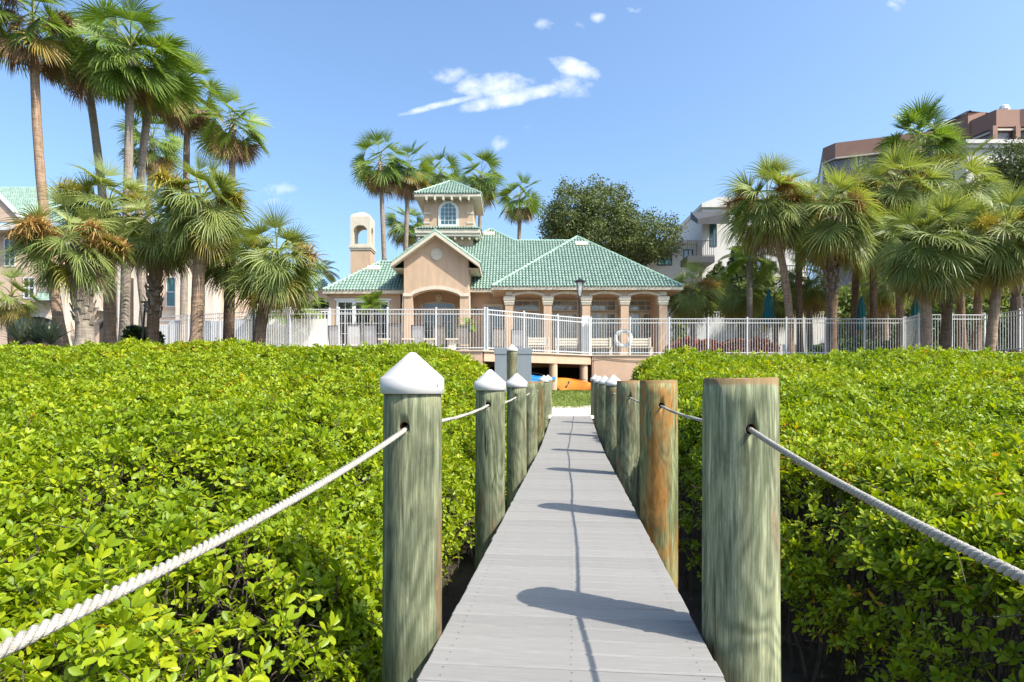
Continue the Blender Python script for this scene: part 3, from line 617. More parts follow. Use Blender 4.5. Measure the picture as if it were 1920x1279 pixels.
def window(x0, x1, y, z0, z1, nx, nz, name='window', frame=.07, gm='glass', fm='white', arched=0.0, proud=.06, parent=None):
    """frame ring, panes and glazing bars as sub-parts, all set in front of the wall plane y"""
    if arched:
        outer = [(x0, z0)] + arch_pts(x0, x1, z1, z1+arched, 12) + [(x1, z0)]; inner = [(x0+frame, z0+frame)] + arch_pts(x0+frame, x1-frame, z1-.01, z1+arched-frame, 12) + [(x1-frame, z0+frame)]
    else:
        outer = [(x0, z0), (x0, z1), (x1, z1), (x1, z0)]; inner = [(x0+frame, z0+frame), (x0+frame, z1-frame), (x1-frame, z1-frame), (x1-frame, z0+frame)]
    n = len(outer); mb = MB(); vs = [(p[0], y-proud, p[1]) for p in outer] + [(p[0], y-proud, p[1]) for p in inner] + [(p[0], y+.01, p[1]) for p in outer] + [(p[0], y-.012, p[1]) for p in inner]; fs = []
    for i in range(n):
        j = (i+1) % n; fs += [(i, j, n+j, n+i), (i, 2*n+i, 2*n+j, j), (n+i, n+j, 3*n+j, 3*n+i)]
    mb.add(vs, fs); w = cpart(mb, name, M[fm], parent)
    m2 = MB(); m2.add([(p[0], y-.014, p[1]) for p in inner], [tuple(range(n))]); cpart(m2, 'pane', M[gm], w)
    xi0, xi1, zi0 = x0+frame, x1-frame, z0+frame; zi1 = z1-frame + (arched if arched else 0)
    for i in range(1, nx):
        x = xi0+(xi1-xi0)*i/nx; zt = zi1
        if arched: zt = max(p[1] for p in inner if abs(p[0]-x) < .3*(x1-x0)) - .02
        cpart(MB().box(x-.012, x+.012, y-.034, y-.016, zi0, zt), 'glazing_bar', M[fm], w)
    for j in range(1, nz):
        z = zi0+(zi1-zi0)*j/nz; cpart(MB().box(xi0, xi1, y-.032, y-.017, z-.012, z+.012), 'glazing_bar', M[fm], w)
    return w

# --- loggia wing (right): eave edge y=30, arcade plane y=30.55, glazed wall y=32.6
cx = [-.14 + 1.945*i for i in range(5)]; EZ = 5.57
for x in cx:
    c = cpart(MB().box(x-.2, x+.2, 30.42, 30.82, ZP, 4.87), 'column', M['stucco'])
    cpart(MB().box(x-.235, x+.235, 30.385, 30.855, 4.86, 4.96).box(x-.26, x+.26, 30.36, 30.88, 4.961, 5.10).box(x-.29, x+.29, 30.33, 30.91, 5.101, 5.26), 'capital', M['cream'], c)
    cpart(MB().box(x-.24, x+.24, 30.38, 30.86, ZP+.003, ZP+.22), 'plinth', M['cream'], c)
poly = [(cx[0]-.2, 5.262), (cx[0]-.2, EZ-.002), (cx[4]+.2, EZ-.002), (cx[4]+.2, 5.262)]
for i in range(3, -1, -1): poly += [(p[0], p[1]) for p in reversed(arch_pts(cx[i]+.2, cx[i+1]-.2, 5.263, 5.43))]
cpart(MB().prism(poly, 30.45, 30.79), 'arcade_wall', M['stucco'])
for i in range(4):
    a = arch_pts(cx[i]+.16, cx[i+1]-.16, 5.27, 5.42); b = arch_pts(cx[i]+.16, cx[i+1]-.16, 5.38, 5.53)
    tr = cpart(MB().prism(a + b[::-1], 30.40, 30.447), 'arch_trim', M['cream']); mx = (cx[i]+cx[i+1])/2
    cpart(MB().prism([(mx-.07, 5.40), (mx-.10, 5.545), (mx+.10, 5.545), (mx+.07, 5.40)], 30.36, 30.398), 'keystone', M['cream'], tr)
for x in (cx[0], cx[4]): cpart(MB().box(x-.16, x+.16, 30.41, 30.448, 5.33, 5.52), 'wall_plaque', M['cream'])
cpart(MB().box(cx[4]-.2, cx[4]+.2, 30.80, 36, ZP, EZ-.003), 'wall', M['stucco'])
cpart(MB().box(-.35, cx[4]-.21, 32.6, 32.9, ZP, EZ-.003), 'wall', M['stucco'])
for i in range(4):
    m_ = (cx[i]+cx[i+1])/2*32.6/30.6; x0, x1 = m_-.80, m_+.62
    window(x0, x1, 32.6, 4.80, 5.42, 3, 2, 'transom_window', fm='cream', gm='glass_reflection')
    window(x0, (x0+x1)/2-.005, 32.6, ZP+.02, 4.74, 2, 5, 'french_door', fm='cream', gm='glass_reflection', frame=.10)
    window((x0+x1)/2+.005, x1, 32.6, ZP+.02, 4.74, 2, 5, 'french_door', fm='cream', gm='glass_reflection', frame=.10)
ex0, ex1, ey = -1.02, 8.56, 30.14; A = (ex1-ex0)/2; xc = (ex0+ex1)/2; AZ = EZ+.14+.77*A
E = EZ+.14; ap = (xc, ey+A, AZ); bk = 36.5
cpart(MB().box(ex0, ex1, ey, ey+.06, EZ, EZ+.15).box(ex1-.06, ex1, ey+.061, 39.3, EZ, EZ+.15).box(ex0, ex0+.06, ey+.061, 32.6, EZ, EZ+.15), 'fascia', M['cream'])
cpart(MB().box(ex0+.061, ex1-.061, ey+.061, 32.6, EZ+.001, EZ+.02), 'soffit', M['stucco'])
roof([[(ex0, ey, E), (ex1, ey, E), ap], [(ex1, ey, E), (ex1, 39.3, E), (xc, 39.3, AZ), ap], [(ex0, 39.3, E), (ex0, ey, E), ap, (xc, 39.3, AZ)]], 'roof', ridges=[((ex0, ey, E), ap), ((ex1, ey, E), ap)])

# --- middle: recessed wall, main hip roof
MZ = 5.86; cpart(MB().box(-2.3, -.36, 33.0, 33.3, ZP, MZ), 'wall', M['stucco'])
window(-1.62, -.46, 33.0, ZP+.02, 5.25, 2, 6, 'french_door', fm='cream', frame=.16)
cpart(MB().box(-2.4, -1.1, 32.3, 32.36, MZ-.06, MZ+.09), 'fascia', M['cream']); cpart(MB().box(-2.4, -.3, 32.361, 33.0, MZ-.03, MZ-.01), 'soffit', M['cream'])
pk = (-1.4, 39.3, 11.0); r0 = (.25, 37.75, 9.85); r1 = (9.0, 37.75, 9.85); MS = (11.0-MZ-.09)/7.0
def mf(x, t): return (x, 32.3+t, MZ+.09+MS*t)
t_r = (9.85-MZ-.09)/MS; r0 = mf(.15, t_r); r1 = mf(4.2, t_r); pk = mf(-1.4, 7.0)
roof([[mf(-8.4, 0), mf(7.4, 0), r1, r0, pk]], 'roof', ridges=[(pk, r0), (r0, mf(4.1, t_r)), (mf(-3.4, 5.0), pk)])
cpart(MB().add([pk, r0, (r0[0], r0[1]+3, r0[2]-2.2), (pk[0], pk[1]+4, pk[2]-2.9)], [(0,1,2,3)]).add([r0, r1, (r1[0], r1[1]+4, MZ), (r0[0], r0[1]+4, MZ)], [(0,1,2,3)]).add([pk, (pk[0], pk[1]+4, pk[2]-2.9), (-8.4, pk[1]+4, MZ), mf(-8.4, 0)], [(0,1,2,3)]), 'back_roof', M['tile_under'])

# --- gabled entrance
GX, gw = -3.9, 1.66; gy = 31.0; gz_e = 7.02; sl = .72; ax_ = 8.62
gr = lambda x: ax_ - .16 - sl*abs(x-GX)
poly = [(GX-gw, ZP), (GX-gw, gr(GX-gw)), (GX, gr(GX)), (GX+gw, gr(GX+gw)), (GX+gw, ZP), (GX+gw-.44, ZP), (GX+gw-.44, 5.36)]
ar = arch_pts(GX-gw+.44, GX+gw-.44, 5.36, 5.72); poly += [tuple(p) for p in reversed(ar[:-1])] + [(GX-gw+.44, ZP)]
cpart(MB().prism(poly, gy, gy+.4), 'gable_wall', M['stucco'])
for sx in (-1, 1): cpart(MB().box(GX+sx*gw-(.2 if sx > 0 else 0), GX+sx*gw+(.2 if sx < 0 else 0), gy+.401, 37, ZP, gr(GX+gw)-.02), 'wall', M['stucco'])
a2 = arch_pts(GX-gw+.36, GX+gw-.36, 5.40, 5.72); b2 = arch_pts(GX-gw+.30, GX+gw-.30, 5.56, 5.90)
cpart(MB().prism([(GX-gw-.04, 5.36), (GX-gw-.04, 5.52), (GX-gw+.32, 5.52)] + b2[1:-1] + [(GX+gw-.32, 5.52), (GX+gw+.04, 5.52), (GX+gw+.04, 5.36), (GX+gw-.40, 5.36)] + a2[::-1][1:-1] + [(GX-gw+.40, 5.36)], gy-.06, gy-.003), 'arch_trim', M['cream'])
v = cpart(MB().lathe([(.30, 0), (.30, .05), (.24, .06), (.235, .02), (.10, .03), (.0, .05)], n=28), 'round_vent', M['cream']); v.rotation_euler = (math.pi/2, 0, 0); v.location = Vector((GX+.02, gy-.002, 7.52)) ; v.data.transform(Matrix.Translation(OFF)); v.location -= OFF
cpart(MB().box(GX-gw+.21, GX+gw-.21, 32.9, 33.1, ZP, 6.4), 'wall', M['stucco']); cpart(MB().box(GX-gw+.21, GX+gw-.21, gy+.402, 32.9, 5.92, 6.0), 'porch_ceiling', M['stucco'])
dx = -4.02
window(dx-.94, dx+.94, 32.9, 4.92, 5.22, 1, 1, 'fan_light', frame=.10, fm='cream', arched=.16)
window(dx-.94, dx-.005, 32.9, ZP+.02, 4.90, 2, 5, 'french_door', frame=.15, fm='cream', gm='glass_dark'); window(dx+.005, dx+.94, 32.9, ZP+.02, 4.90, 2, 5, 'french_door', frame=.15, fm='cream', gm='glass_dark')
v = cpart(MB().lathe([(.20, 0), (.20, .03), (.15, .05), (.10, .04), (.02, .07)], n=20), 'medallion', M['cream']); v.data.transform(Matrix.Translation(OFF)); v.rotation_euler = (math.pi/2, 0, 0); v.location = Vector((dx+.02, 32.87, 5.60)) - OFF
fy = 30.62; hw = 2.24; ez = ax_ - sl*hw
roof([[(GX-hw, 37.4, ez), (GX-hw, fy, ez), (GX, fy, ax_), (GX, 37.4, ax_)], [(GX+hw, fy, ez), (GX+hw, 37.4, ez), (GX, 37.4, ax_), (GX, fy, ax_)]], 'roof', ridges=[((GX, fy, ax_+.02), (GX, 37, ax_+.02)), ((GX-hw, fy+.05, ez), (GX, fy+.05, ax_)), ((GX+hw, fy+.05, ez), (GX, fy+.05, ax_))])
for sx in (-1, 1):
    cpart(MB().prism([(GX, ax_-.03), (GX+sx*(hw+.02), ez-.045), (GX+sx*(hw+.02), ez-.22), (GX, ax_-.20)][::sx], fy-.05, fy+.02), 'bargeboard', M['cream'])
    cpart(MB().prism([(GX, ax_-.17), (GX+sx*hw, ez-.17), (GX+sx*hw, ez-.20), (GX, ax_-.20)][::sx], fy+.021, gy-.002), 'soffit', M['cream'])
    xx = GX+sx*(hw+.01);cpart(MB().box(min(xx, xx-sx*.06), max(xx, xx-sx*.06), fy+.021, 33.5, ez-.2, ez-.04), 'fascia', M['cream'])
    xs_ = sorted((GX+sx*(hw-.07), GX+sx*(gw+.002))); cpart(MB().box(xs_[0], xs_[1], gy+.0, 33.4, ez-.21, ez-.19), 'soffit', M['cream'])
    xd = GX+sx*(gw+.06); cpart(MB().box(xd-.035, xd+.035, gy+.05, gy+.12, ZP, 5.4), 'downpipe', M['cream'])

# --- left wing
LX0, LX1, ly = -9.72, GX-gw-.02, 32.0; LE = 5.62
cpart(MB().box(LX0, LX1-.35, ly, ly+.3, ZP, LE), 'wall', M['stucco']); cpart(MB().box(LX0, LX0+.3, ly+.301, 38, ZP, LE), 'wall', M['stucco'])
cpart(MB().box(LX1-.34, LX1, 32.9, 33.1, ZP, LE), 'wall', M['stucco'])
for k, (a, b) in enumerate(((-9.30, -8.38), (-8.37, -7.45), (-7.44, -6.5))): window(a, b, ly, 2.9, 5.28, 2, 4, 'window', frame=.09, gm='glass_dark')
cpart(MB().box(-9.42, -6.38, ly-.05, ly-.002, 5.29, 5.40), 'lintel', M['white']); cpart(MB().box(-8.08, -7.82, ly-.06, ly-.003, 5.405, 5.58), 'keystone', M['cream'])
lx0, lyf = -9.95, 31.66; lt = 2.5; sl2 = .80; LF = LE+.16
cpart(MB().box(lx0, LX1-.02, lyf, lyf+.06, LE, LF+.02).box(lx0, lx0+.06, lyf+.061, 38, LE, LF+.02), 'fascia', M['cream']); cpart(MB().box(lx0+.061, LX1-.02, lyf+.061, ly+.3, LE+.002, LE+.02), 'soffit', M['stucco'])
top = LF+sl2*lt
roof([[(lx0, lyf, LF), (LX1+.05, lyf, LF), (LX1+.05, lyf+lt, top), (lx0+lt, lyf+lt, top)], [(lx0, lyf+7, LF), (lx0, lyf, LF), (lx0+lt, lyf+lt, top), (lx0+lt, lyf+7, top)]], 'roof', ridges=[((lx0, lyf, LF), (lx0+lt, lyf+lt, top)), ((lx0+lt, lyf+lt, top), (LX1, lyf+lt, top))])
cpart(MB().add([(lx0+lt, lyf+lt, top), (LX1, lyf+lt, top), (LX1, lyf+2*lt, LF), (lx0+lt, lyf+2*lt, LF)], [(0,1,2,3)]), 'back_roof', M['tile_under'])

# --- lookout tower
tx, tw, ty = -3.90, 1.50, 37.0; TU = .14
_cp = cpart; TILE_UP = .14
def cpart(mb, name, m, parent=None, smooth=False):
    mb.v = [(v[0], v[1], v[2]+(TU if v[2] > 7 else 0)) for v in mb.v]; return _cp(mb, name, m, parent, smooth)
tw_o = cpart(MB().box(tx-tw, tx+tw, ty, ty+2*tw, 6, 12.12), 'tower_wall', M['stucco'])
window(tx-.62, tx+.62, ty, 10.40, 11.45, 4, 5, 'window', frame=.16, arched=.55, gm='glass_teal')
for sx in (-1, 1):
    for zz in (10.62, 11.20): cpart(MB().box(min(tx+sx*(tw-.38), tx+sx*(tw+.03)), max(tx+sx*(tw-.38), tx+sx*(tw+.03)), ty-.03, ty+.3, zz, zz+.10), 'quoin', M['cream'])
cpart(MB().box(tx-tw-.42, tx+tw+.42, ty-.42, ty+2*tw+.42, 9.76, 9.93).box(tx-tw-.48, tx+tw+.48, ty-.48, ty+2*tw+.48, 9.931, 10.16), 'cornice', M['cream'])
for k in range(9):
    x = tx-tw-.25+k*(2*tw+.5)/8; cpart(MB().box(x-.06, x+.06, ty-.36, ty-.003, 9.58, 9.757), 'bracket', M['cream'])
s1 = tw+.5
roof([[(tx-s1, ty-.5, 10.17), (tx+s1, ty-.5, 10.17), (tx+tw, ty-.01, 10.42), (tx-tw, ty-.01, 10.42)], [(tx+s1, ty-.5, 10.17), (tx+s1, ty+2*tw+.5, 10.17), (tx+tw, ty+2*tw, 10.42), (tx+tw, ty, 10.42)], [(tx-s1, ty+2*tw+.5, 10.17), (tx-s1, ty-.5, 10.17), (tx-tw, ty, 10.42), (tx-tw, ty+2*tw, 10.42)]], 'skirt_roof')
for k in range(6):
    x = tx-tw+.22+k*(2*tw-.44)/5; cpart(MB().box(x-.06, x+.06, ty-.52, ty-.003, 11.92, 12.117), 'bracket', M['cream'])
s2 = 2.02; cy = ty+tw; tz = 12.30
cpart(MB().box(tx-s2, tx+s2, ty+tw-s2, ty+tw+s2, 12.125, 12.29), 'eave', M['cream'])
ap = (tx, cy, tz+1.42); cs = [(tx-s2, cy-s2, tz), (tx+s2, cy-s2, tz), (tx+s2, cy+s2, tz), (tx-s2, cy+s2, tz)]
roof([[cs[i], cs[(i+1) % 4], ap] for i in range(4)], 'roof', ridges=[(cs[0], ap), (cs[1], ap)])

# --- chimney with arched open lantern
hx0, hx1, hy0, hy1 = -10.19, -8.95, 38.0, 39.24; hc = ((hx0+hx1)/2, (hy0+hy1)/2)
ch = cpart(MB().box(hx0, hx1, hy0, hy1, 5, 9.25), 'chimney', M['stucco'])
cpart(MB().box(hx0-.05, hx1+.05, hy0-.05, hy1+.05, 9.25, 9.36).box(hx0-.09, hx1+.09, hy0-.09, hy1+.09, 9.361, 9.50).box(hx0-.03, hx1+.03, hy0-.03, hy1+.03, 9.501, 9.62), 'cornice', M['cream'], ch)
def chim_face(): 
    w = (hx1-hx0)/2
    return [(-w, 9.62), (-w, 11.30), (w, 11.30), (w, 9.62), (w-.17, 9.62), (w-.17, 10.42)] + [tuple(p) for p in reversed(arch_pts(-w+.17, w-.17, 10.42, 10.82)[1:-1])] + [(-w+.17, 10.42), (-w+.17, 9.62)]
mb = MB().prism([(p[0]+hc[0], p[1]) for p in chim_face()], hy0, hy0+.18).prism([(p[0]+hc[0], p[1]) for p in chim_face()], hy1-.18, hy1)
for xx in (hx0, hx1-.18):
    t = MB().prism(chim_face(), 0, .18); mb.add([(xx+v[1], hc[1]+v[0]*.705, v[2]) for v in t.v], t.f)
cpart(mb, 'lantern', M['cream'], ch)
cpart(MB().lathe([(.88, 11.30), (.86, 11.42), (.70, 11.52), (.40, 11.66), (.0, 11.80)], (hc[0], hc[1], 0), 4, mod=None), 'cap', M['cream'], ch)
for o in [c for c in ch.children if c.name.startswith('cap')]:
    o.data.transform(Matrix.Translation(-(Vector((hc[0], hc[1], 0))-Vector((OFF.x, OFF.y, 0))))); o.data.transform(Matrix.Rotation(math.pi/4, 4, 'Z')); o.data.transform(Matrix.Translation(Vector((hc[0], hc[1], 0))-Vector((OFF.x, OFF.y, 0))))

cpart = _cp
for (vx, vy, vz, sl_) in ((3.92, 34.1, 5.71+.77*3.97, .77), (-7.7, 33.5, 5.78+.8*1.845, .8), (-1.47, 38.58, 5.95+MS*6.28, MS)):
    nv = MB().box(-.36, .36, -.22, .22, -.04, .13, bev=.03); a_ = math.atan(sl_); nv.v = [(vx+v[0], vy+v[1]*math.cos(a_)-v[2]*math.sin(a_), vz+v[1]*math.sin(a_)+v[2]*math.cos(a_)) for v in nv.v]; cpart(nv, 'roof_vent', M['cream'])
# --- wall lanterns
def wall_lantern(x, y, z, label):
    t = thing('wall_lantern', label, 'lantern', (x, y, z+FL-2.2), group='wall lanterns')
    MB().box(-.05, .05, -.02, 0, -.15, .15).tube([(0, -.02, .1), (0, -.12, .2), (0, -.16, .14)], .012, 5).build('bracket', M['black'], t)
    MB().lathe([(.05, -.16), (.085, .06), (.10, .08), (.02, .17)], (0, -.16, 0), 6).build('lamp_body', M['black'], t)
    MB().lathe([(.056, -.13), (.084, .03)], (0, -.161, 0), 6).build('lamp_glass', M['glass'], t, loc=(0, -.004, 0))
wall_lantern(LX1-.17, 32.88, 4.85, 'black wall lantern between the wide white window and the entrance gable')
wall_lantern(-1.98, 32.98, 4.85, 'black wall lantern beside the single tall glazed door')
for i in (2, 3): wall_lantern((cx[i]+cx[i+1])/2*32.6/30.6+.83, 32.58, 4.75, ('black wall lantern between the last two loggia doors', 'black wall lantern beside the loggia door at the open corner')[i-2])
wall_lantern(-9.75, 31.7, 4.75, 'black wall lantern on the outer corner of the window wing')
ZP = 2.8

# ------------------------------------------------------------------ palms
FX = 1130.0
def at(px, py, Y): return ((px-960)/FX*Y, Y, EYE + (731-py)/FX*Y)
M['frond_w'] = leaf_mat('fan_frond_green', (.075,.145,.020), (.135,.215,.030), (.23,.30,.045), .5, .34)
M['frond_s'] = leaf_mat('sabal_frond_green', (.13,.185,.048), (.22,.275,.075), (.34,.37,.115), .5, .34)
M['frond_y'] = leaf_mat('old_frond', (.22,.22,.04), (.27,.235,.045), (.32,.20,.05), .55, .3)
M['frond_d'] = leaf_mat('dead_frond', (.16,.095,.05), (.25,.155,.08), (.34,.23,.13), .8, .15, tcol=(1,1,1))
M['flower_o'] = leaf_mat('flower_orange', (.33,.18,.05), (.40,.24,.07), (.46,.31,.11), .8, .25, tcol=(1,1,1))
M['flower_y'] = leaf_mat('flower_yellow', (.34,.28,.03), (.42,.34,.04), (.50,.42,.07), .8, .25, tcol=(1,1,1))
M['petiole'] = mat('petiole', (.16,.20,.04), (.28,.27,.06), .5, 9)
def trunk_mat(name, a, b):
    m, N, L, P = new_mat(name); tc = N.new('ShaderNodeTexCoord')
    mp = N.new('ShaderNodeMapping'); mp.inputs['Scale'].default_value = (1.5, 1.5, 9); L.new(tc.outputs['Object'], mp.inputs[0])
    n1 = N.new('ShaderNodeTexNoise'); n1.inputs['Scale'].default_value = 2.2; n1.inputs['Detail'].default_value = 7; n1.inputs['Roughness'].default_value = .65; L.new(mp.outputs[0], n1.inputs['Vector'])
    mp2 = N.new('ShaderNodeMapping'); mp2.inputs['Scale'].default_value = (7, 7, .5); L.new(tc.outputs['Object'], mp2.inputs[0])
    n2 = N.new('ShaderNodeTexNoise'); n2.inputs['Scale'].default_value = 3; n2.inputs['Detail'].default_value = 5; L.new(mp2.outputs[0], n2.inputs['Vector'])
    ad = N.new('ShaderNodeMath'); ad.operation = 'MULTIPLY_ADD'; ad.inputs[1].default_value = .6; L.new(n1.outputs['Fac'], ad.inputs[0])
    m5 = N.new('ShaderNodeMath'); m5.operation = 'MULTIPLY'; m5.inputs[1].default_value = .4; L.new(n2.outputs['Fac'], m5.inputs[0]); L.new(m5.outputs[0], ad.inputs[2])
    r = ramp(N, [(.36, a), (.62, b)]); L.new(ad.outputs[0], r.inputs[0]); L.new(r.outputs[0], P.inputs['Base Color']); P.inputs['Roughness'].default_value = .92; P.inputs['Specular IOR Level'].default_value = .2
    bp = N.new('ShaderNodeBump'); bp.inputs['Strength'].default_value = .8; bp.inputs['Distance'].default_value = .03; L.new(ad.outputs[0], bp.inputs['Height']); L.new(bp.outputs[0], P.inputs['Normal'])
    return m
M['trunk_g'] = trunk_mat('trunk_grey', (.15,.12,.095), (.34,.285,.235)); M['trunk_t'] = trunk_mat('trunk_tan', (.15,.095,.06), (.38,.265,.185)); M['trunk_d'] = trunk_mat('trunk_brown', (.07,.045,.03), (.22,.15,.10))
M['boot'] = mat('leaf_base', (.11,.085,.062), (.30,.25,.20), .9, 14, bump=.4)
def frond_geo(R_, az, el, pet, blade, nseg, spread, gsag, droop, wind, cup, fuse=.42):
    """one fan leaf: petiole from the origin, ribbon leaflets fused near the hub and hanging at the tips"""
    g = np.array([0, 0, -1.0]); W = np.array(wind, float)
    d = np.array([math.cos(az)*math.cos(el), math.sin(az)*math.cos(el), math.sin(el)]); p = np.zeros(3); path = [p.copy()]
    K = 5
    for k in range(K):
        d = d + g*gsag*(.4+.35*k)/K + W*.25/K; d /= np.linalg.norm(d); p = p + d*pet/K; path.append(p.copy())
    s = np.cross(d, [0, 0, 1.0]); s = s/np.linalg.norm(s) if np.linalg.norm(s) > .05 else np.array([-math.sin(az), math.cos(az), 0])
    roll = R_.uniform(-.8, .8); n0 = np.cross(s, d); s = s*math.cos(roll) + n0*math.sin(roll); n0 = np.cross(s, d)
    a = np.linspace(-spread, spread, nseg) + np.array([R_.uniform(-.025, .025) for _ in range(nseg)]); da = 2*spread/nseg
    Ln = blade*(.62 + .38*np.cos(a*.62))*np.array([R_.uniform(.9, 1.06) for _ in range(nseg)])
    v = np.cos(a)[:,None]*d + np.sin(a)[:,None]*s + (cup*(np.abs(np.sin(a)))[:,None])*n0; v /= np.linalg.norm(v, axis=1)[:,None]
    q = np.repeat(p[None], nseg, 0) + np.abs(np.cos(a))[:,None]*0
    S = 6; t = np.linspace(0, 1, S+1); wmax = np.tan(da/2)*max(fuse, .34)*Ln*1.12
    dk = droop*np.array([R_.uniform(.5, 1.6) for _ in range(nseg)])
    Vs = np.zeros((nseg, S+1, 2, 3)); tilt = np.where(np.arange(nseg) % 2 == 0, 1, -1)[:,None]*.45
    for k in range(S+1):
        b = np.cross(np.repeat(n0[None], nseg, 0), v); b /= np.linalg.norm(b, axis=1)[:,None]; nn = np.cross(v, b); bb = b + nn*tilt
        w = np.where(t[k] < fuse, wmax*t[k]/fuse, wmax*np.maximum(.05, 1-((t[k]-fuse)/(1-fuse))**1.3))[:,None]
        Vs[:,k,0] = q - bb*w; Vs[:,k,1] = q + bb*w
        q = q + v*(Ln/S)[:,None]
        v = v + g*(dk*(.10+1.5*t[k]**1.6)/S*2.2)[:,None] + W*((.25+1.2*t[k])/S*1.6); v /= np.linalg.norm(v, axis=1)[:,None]
    i = np.arange(nseg*(S+1)*2).reshape(nseg, S+1, 2); F = np.stack([i[:,:-1,0], i[:,:-1,1], i[:,1:,1], i[:,1:,0]], -1).reshape(-1, 4)
    V = Vs.reshape(-1, 3); o = len(V); pv = []; pf = []; rw = .026 if pet > .5 else .018
    for k, c in enumerate(path):
        for sgn in (-1, 1): pv.append(c + s*sgn*rw*(1-.10*k)); 
        pv.append(c - n0*rw*.8)
    for k in range(K):
        for j in range(3): pf.append((o+k*3+j, o+k*3+(j+1) % 3, o+k*3+3+(j+1) % 3, o+k*3+3+j))
    return np.concatenate([V, np.array(pv)]), np.concatenate([F, np.array(pf)]), [0]*len(F)+[1]*len(pf)
def panicle(R_, az, reach, rise, fall, n, spread):
    """arching flower stalk with fine side sprays"""
    V = []; F = []; base = 0; end = np.array([math.cos(az)*reach, math.sin(az)*reach, rise])
    for k in range(n):
        t = R_.uniform(.42, 1); c = end*t + np.array([0, 0, .35*math.sin(t*2.6)*reach*.5 - fall*t*t]); dd = np.array([R_.gauss(0, 1), R_.gauss(0, 1), R_.gauss(.05, .9)]); dd /= np.linalg.norm(dd); L_ = spread*R_.uniform(.35, 1)
        s = np.cross(dd, [.3, .2, 1]); s = s/np.linalg.norm(s)*R_.uniform(.008, .016); m_ = c + dd*L_*.55 + np.array([0, 0, -.05]); e = c + dd*L_ + np.array([0, 0, -.16*L_/spread])
        V += [c-s, c+s, m_+s, m_-s, e+s*.5, e-s*.5]; F += [(base, base+1, base+2, base+3), (base+3, base+2, base+4, base+5)]; base += 6
    return np.array(V), np.array(F)
def palm(kind, base, crown, label, r0, r1, seed, n=34, wind=(0,0,0), size=1.0, bend=0.0, dead=6, old=3, flowers=0,  fcol='flower_o', tm='trunk_g', boots=(0, 0), up=1.0, group=None, low=-60):
    old = int(old*1.6) if kind == 's' else old
    R_ = random.Random(seed); bx_, by_, bz_ = base; C = Vector(crown) - Vector(base)
    t = thing('fan_palm' if kind == 'w' else 'sabal_palm', label, 'palm tree', base, group=group)
    K = 16; pts = []; rad = []
    for k in range(K+1):
        f = k/K; off = bend*math.sin(math.pi*f); pts.append((C.x*f+off, C.y*f, C.z*f)); fl = 1 + .45*max(0, 1-f*9) ; rad.append((r0+(r1-r0)*f)*fl*(1+.025*math.sin(k*2.3+seed)))
    tr = MB().tube(pts, rad, 14).build('trunk', M[tm], t, smooth=True)
    P = lambda f: Vector((C.x*f+bend*math.sin(math.pi*f), C.y*f, C.z*f))
    if boots[1]:
        mb = MB(); f0 = boots[0]; nb_ = int((1-f0)*C.length*boots[1])
        for k in range(nb_):
            f = f0+(1-f0)*k/nb_; q = P(f); a = k*2.399+R_.uniform(-.2, .2); rr = (r0+(r1-r0)*f); d = Vector((math.cos(a), math.sin(a), 0)); s = Vector((-math.sin(a), math.cos(a), 0)); w = R_.uniform(.05, .085); ln = R_.uniform(.16, .30); op = R_.uniform(.04, .11)
            b = q + d*rr*.9; e = b + d*(op+.02) + Vector((0, 0, ln)) + s*R_.uniform(-.06, .06)
            vs = [b-s*w, b+s*w, b+s*w+d*.05, b-s*w+d*.05, e-s*w*.5, e+s*w*.5, e+s*w*.5+d*.025, e-s*w*.5+d*.025]
            mb.add([tuple(v) for v in vs], [(0,1,5,4),(1,2,6,5),(2,3,7,6),(3,0,4,7),(4,5,6,7)])
        tag(mb.build('leaf_bases', M['boot'], t), kind='stuff')
    fm = M['frond_w'] if kind == 'w' else M['frond_s']
    for k in range(n):
        f = (k+.5)/n; az = k*2.399963+R_.uniform(-.25, .25); el = math.radians(82 - (82-low)*f**(.85*up)) + R_.uniform(-.28, .28); q = f > 1-(dead+old)/n
        if kind == 'w': pet, bl, ns, sp, gs, dr, cup = R_.uniform(.85, 1.15)*size, R_.uniform(.95, 1.2)*size, 34, 1.95, .75, .8, .18
        else: pet, bl, ns, sp, gs, dr, cup = R_.uniform(.62, .98)*size, R_.uniform(.82, 1.12)*size, 38, 2.0, .95, 1.25, .30
        dr *= (.6+.6*f)*R_.uniform(.7, 1.35)
        if f < .12: bl *= .85; sp *= .6
        m_ = fm
        if k >= n-dead: m_ = M['frond_d']; dr *= 1.6; sp *= .75; bl *= .9
        elif k >= n-dead-old: m_ = M['frond_y']; dr *= 1.3
        V, F, mi = frond_geo(R_, az, el, pet, bl, ns, sp, gs, dr, wind, cup, (.42 if kind == 'w' else .24))
        V = V + np.array(P(1.0) + Vector((0, 0, .15-.30*f)))
        mesh_np('frond', V, F, [m_, M['frond_d'] if k >= n-dead else M['petiole']], t, mi=mi)
    for k in range(flowers):
        V, F = panicle(R_, k*2*math.pi/flowers + R_.uniform(-.4, .4), R_.uniform(1.15, 1.6)*size, R_.uniform(.05, .5)*size, .55 if kind == 'w' else .22, 300, .50*size)
        mesh_np('flower_cluster', V + np.array(P(1.0)), F, M[fcol], t)
    return t
GW = 'tall fan palms'; GS = 'sabal palms'
def W(px0, px1, pyc, Y, label, seed, pyb=None, **k):
    b = at(px0, 640, Y); zb = max(2.2 if Y < 24 else 2.6, 0); c = at(px1, pyc, Y); palm('w', (b[0], Y, zb), c, label, .18, .135, seed, group=GW, **k)
wl = (.42, .05, -.10)
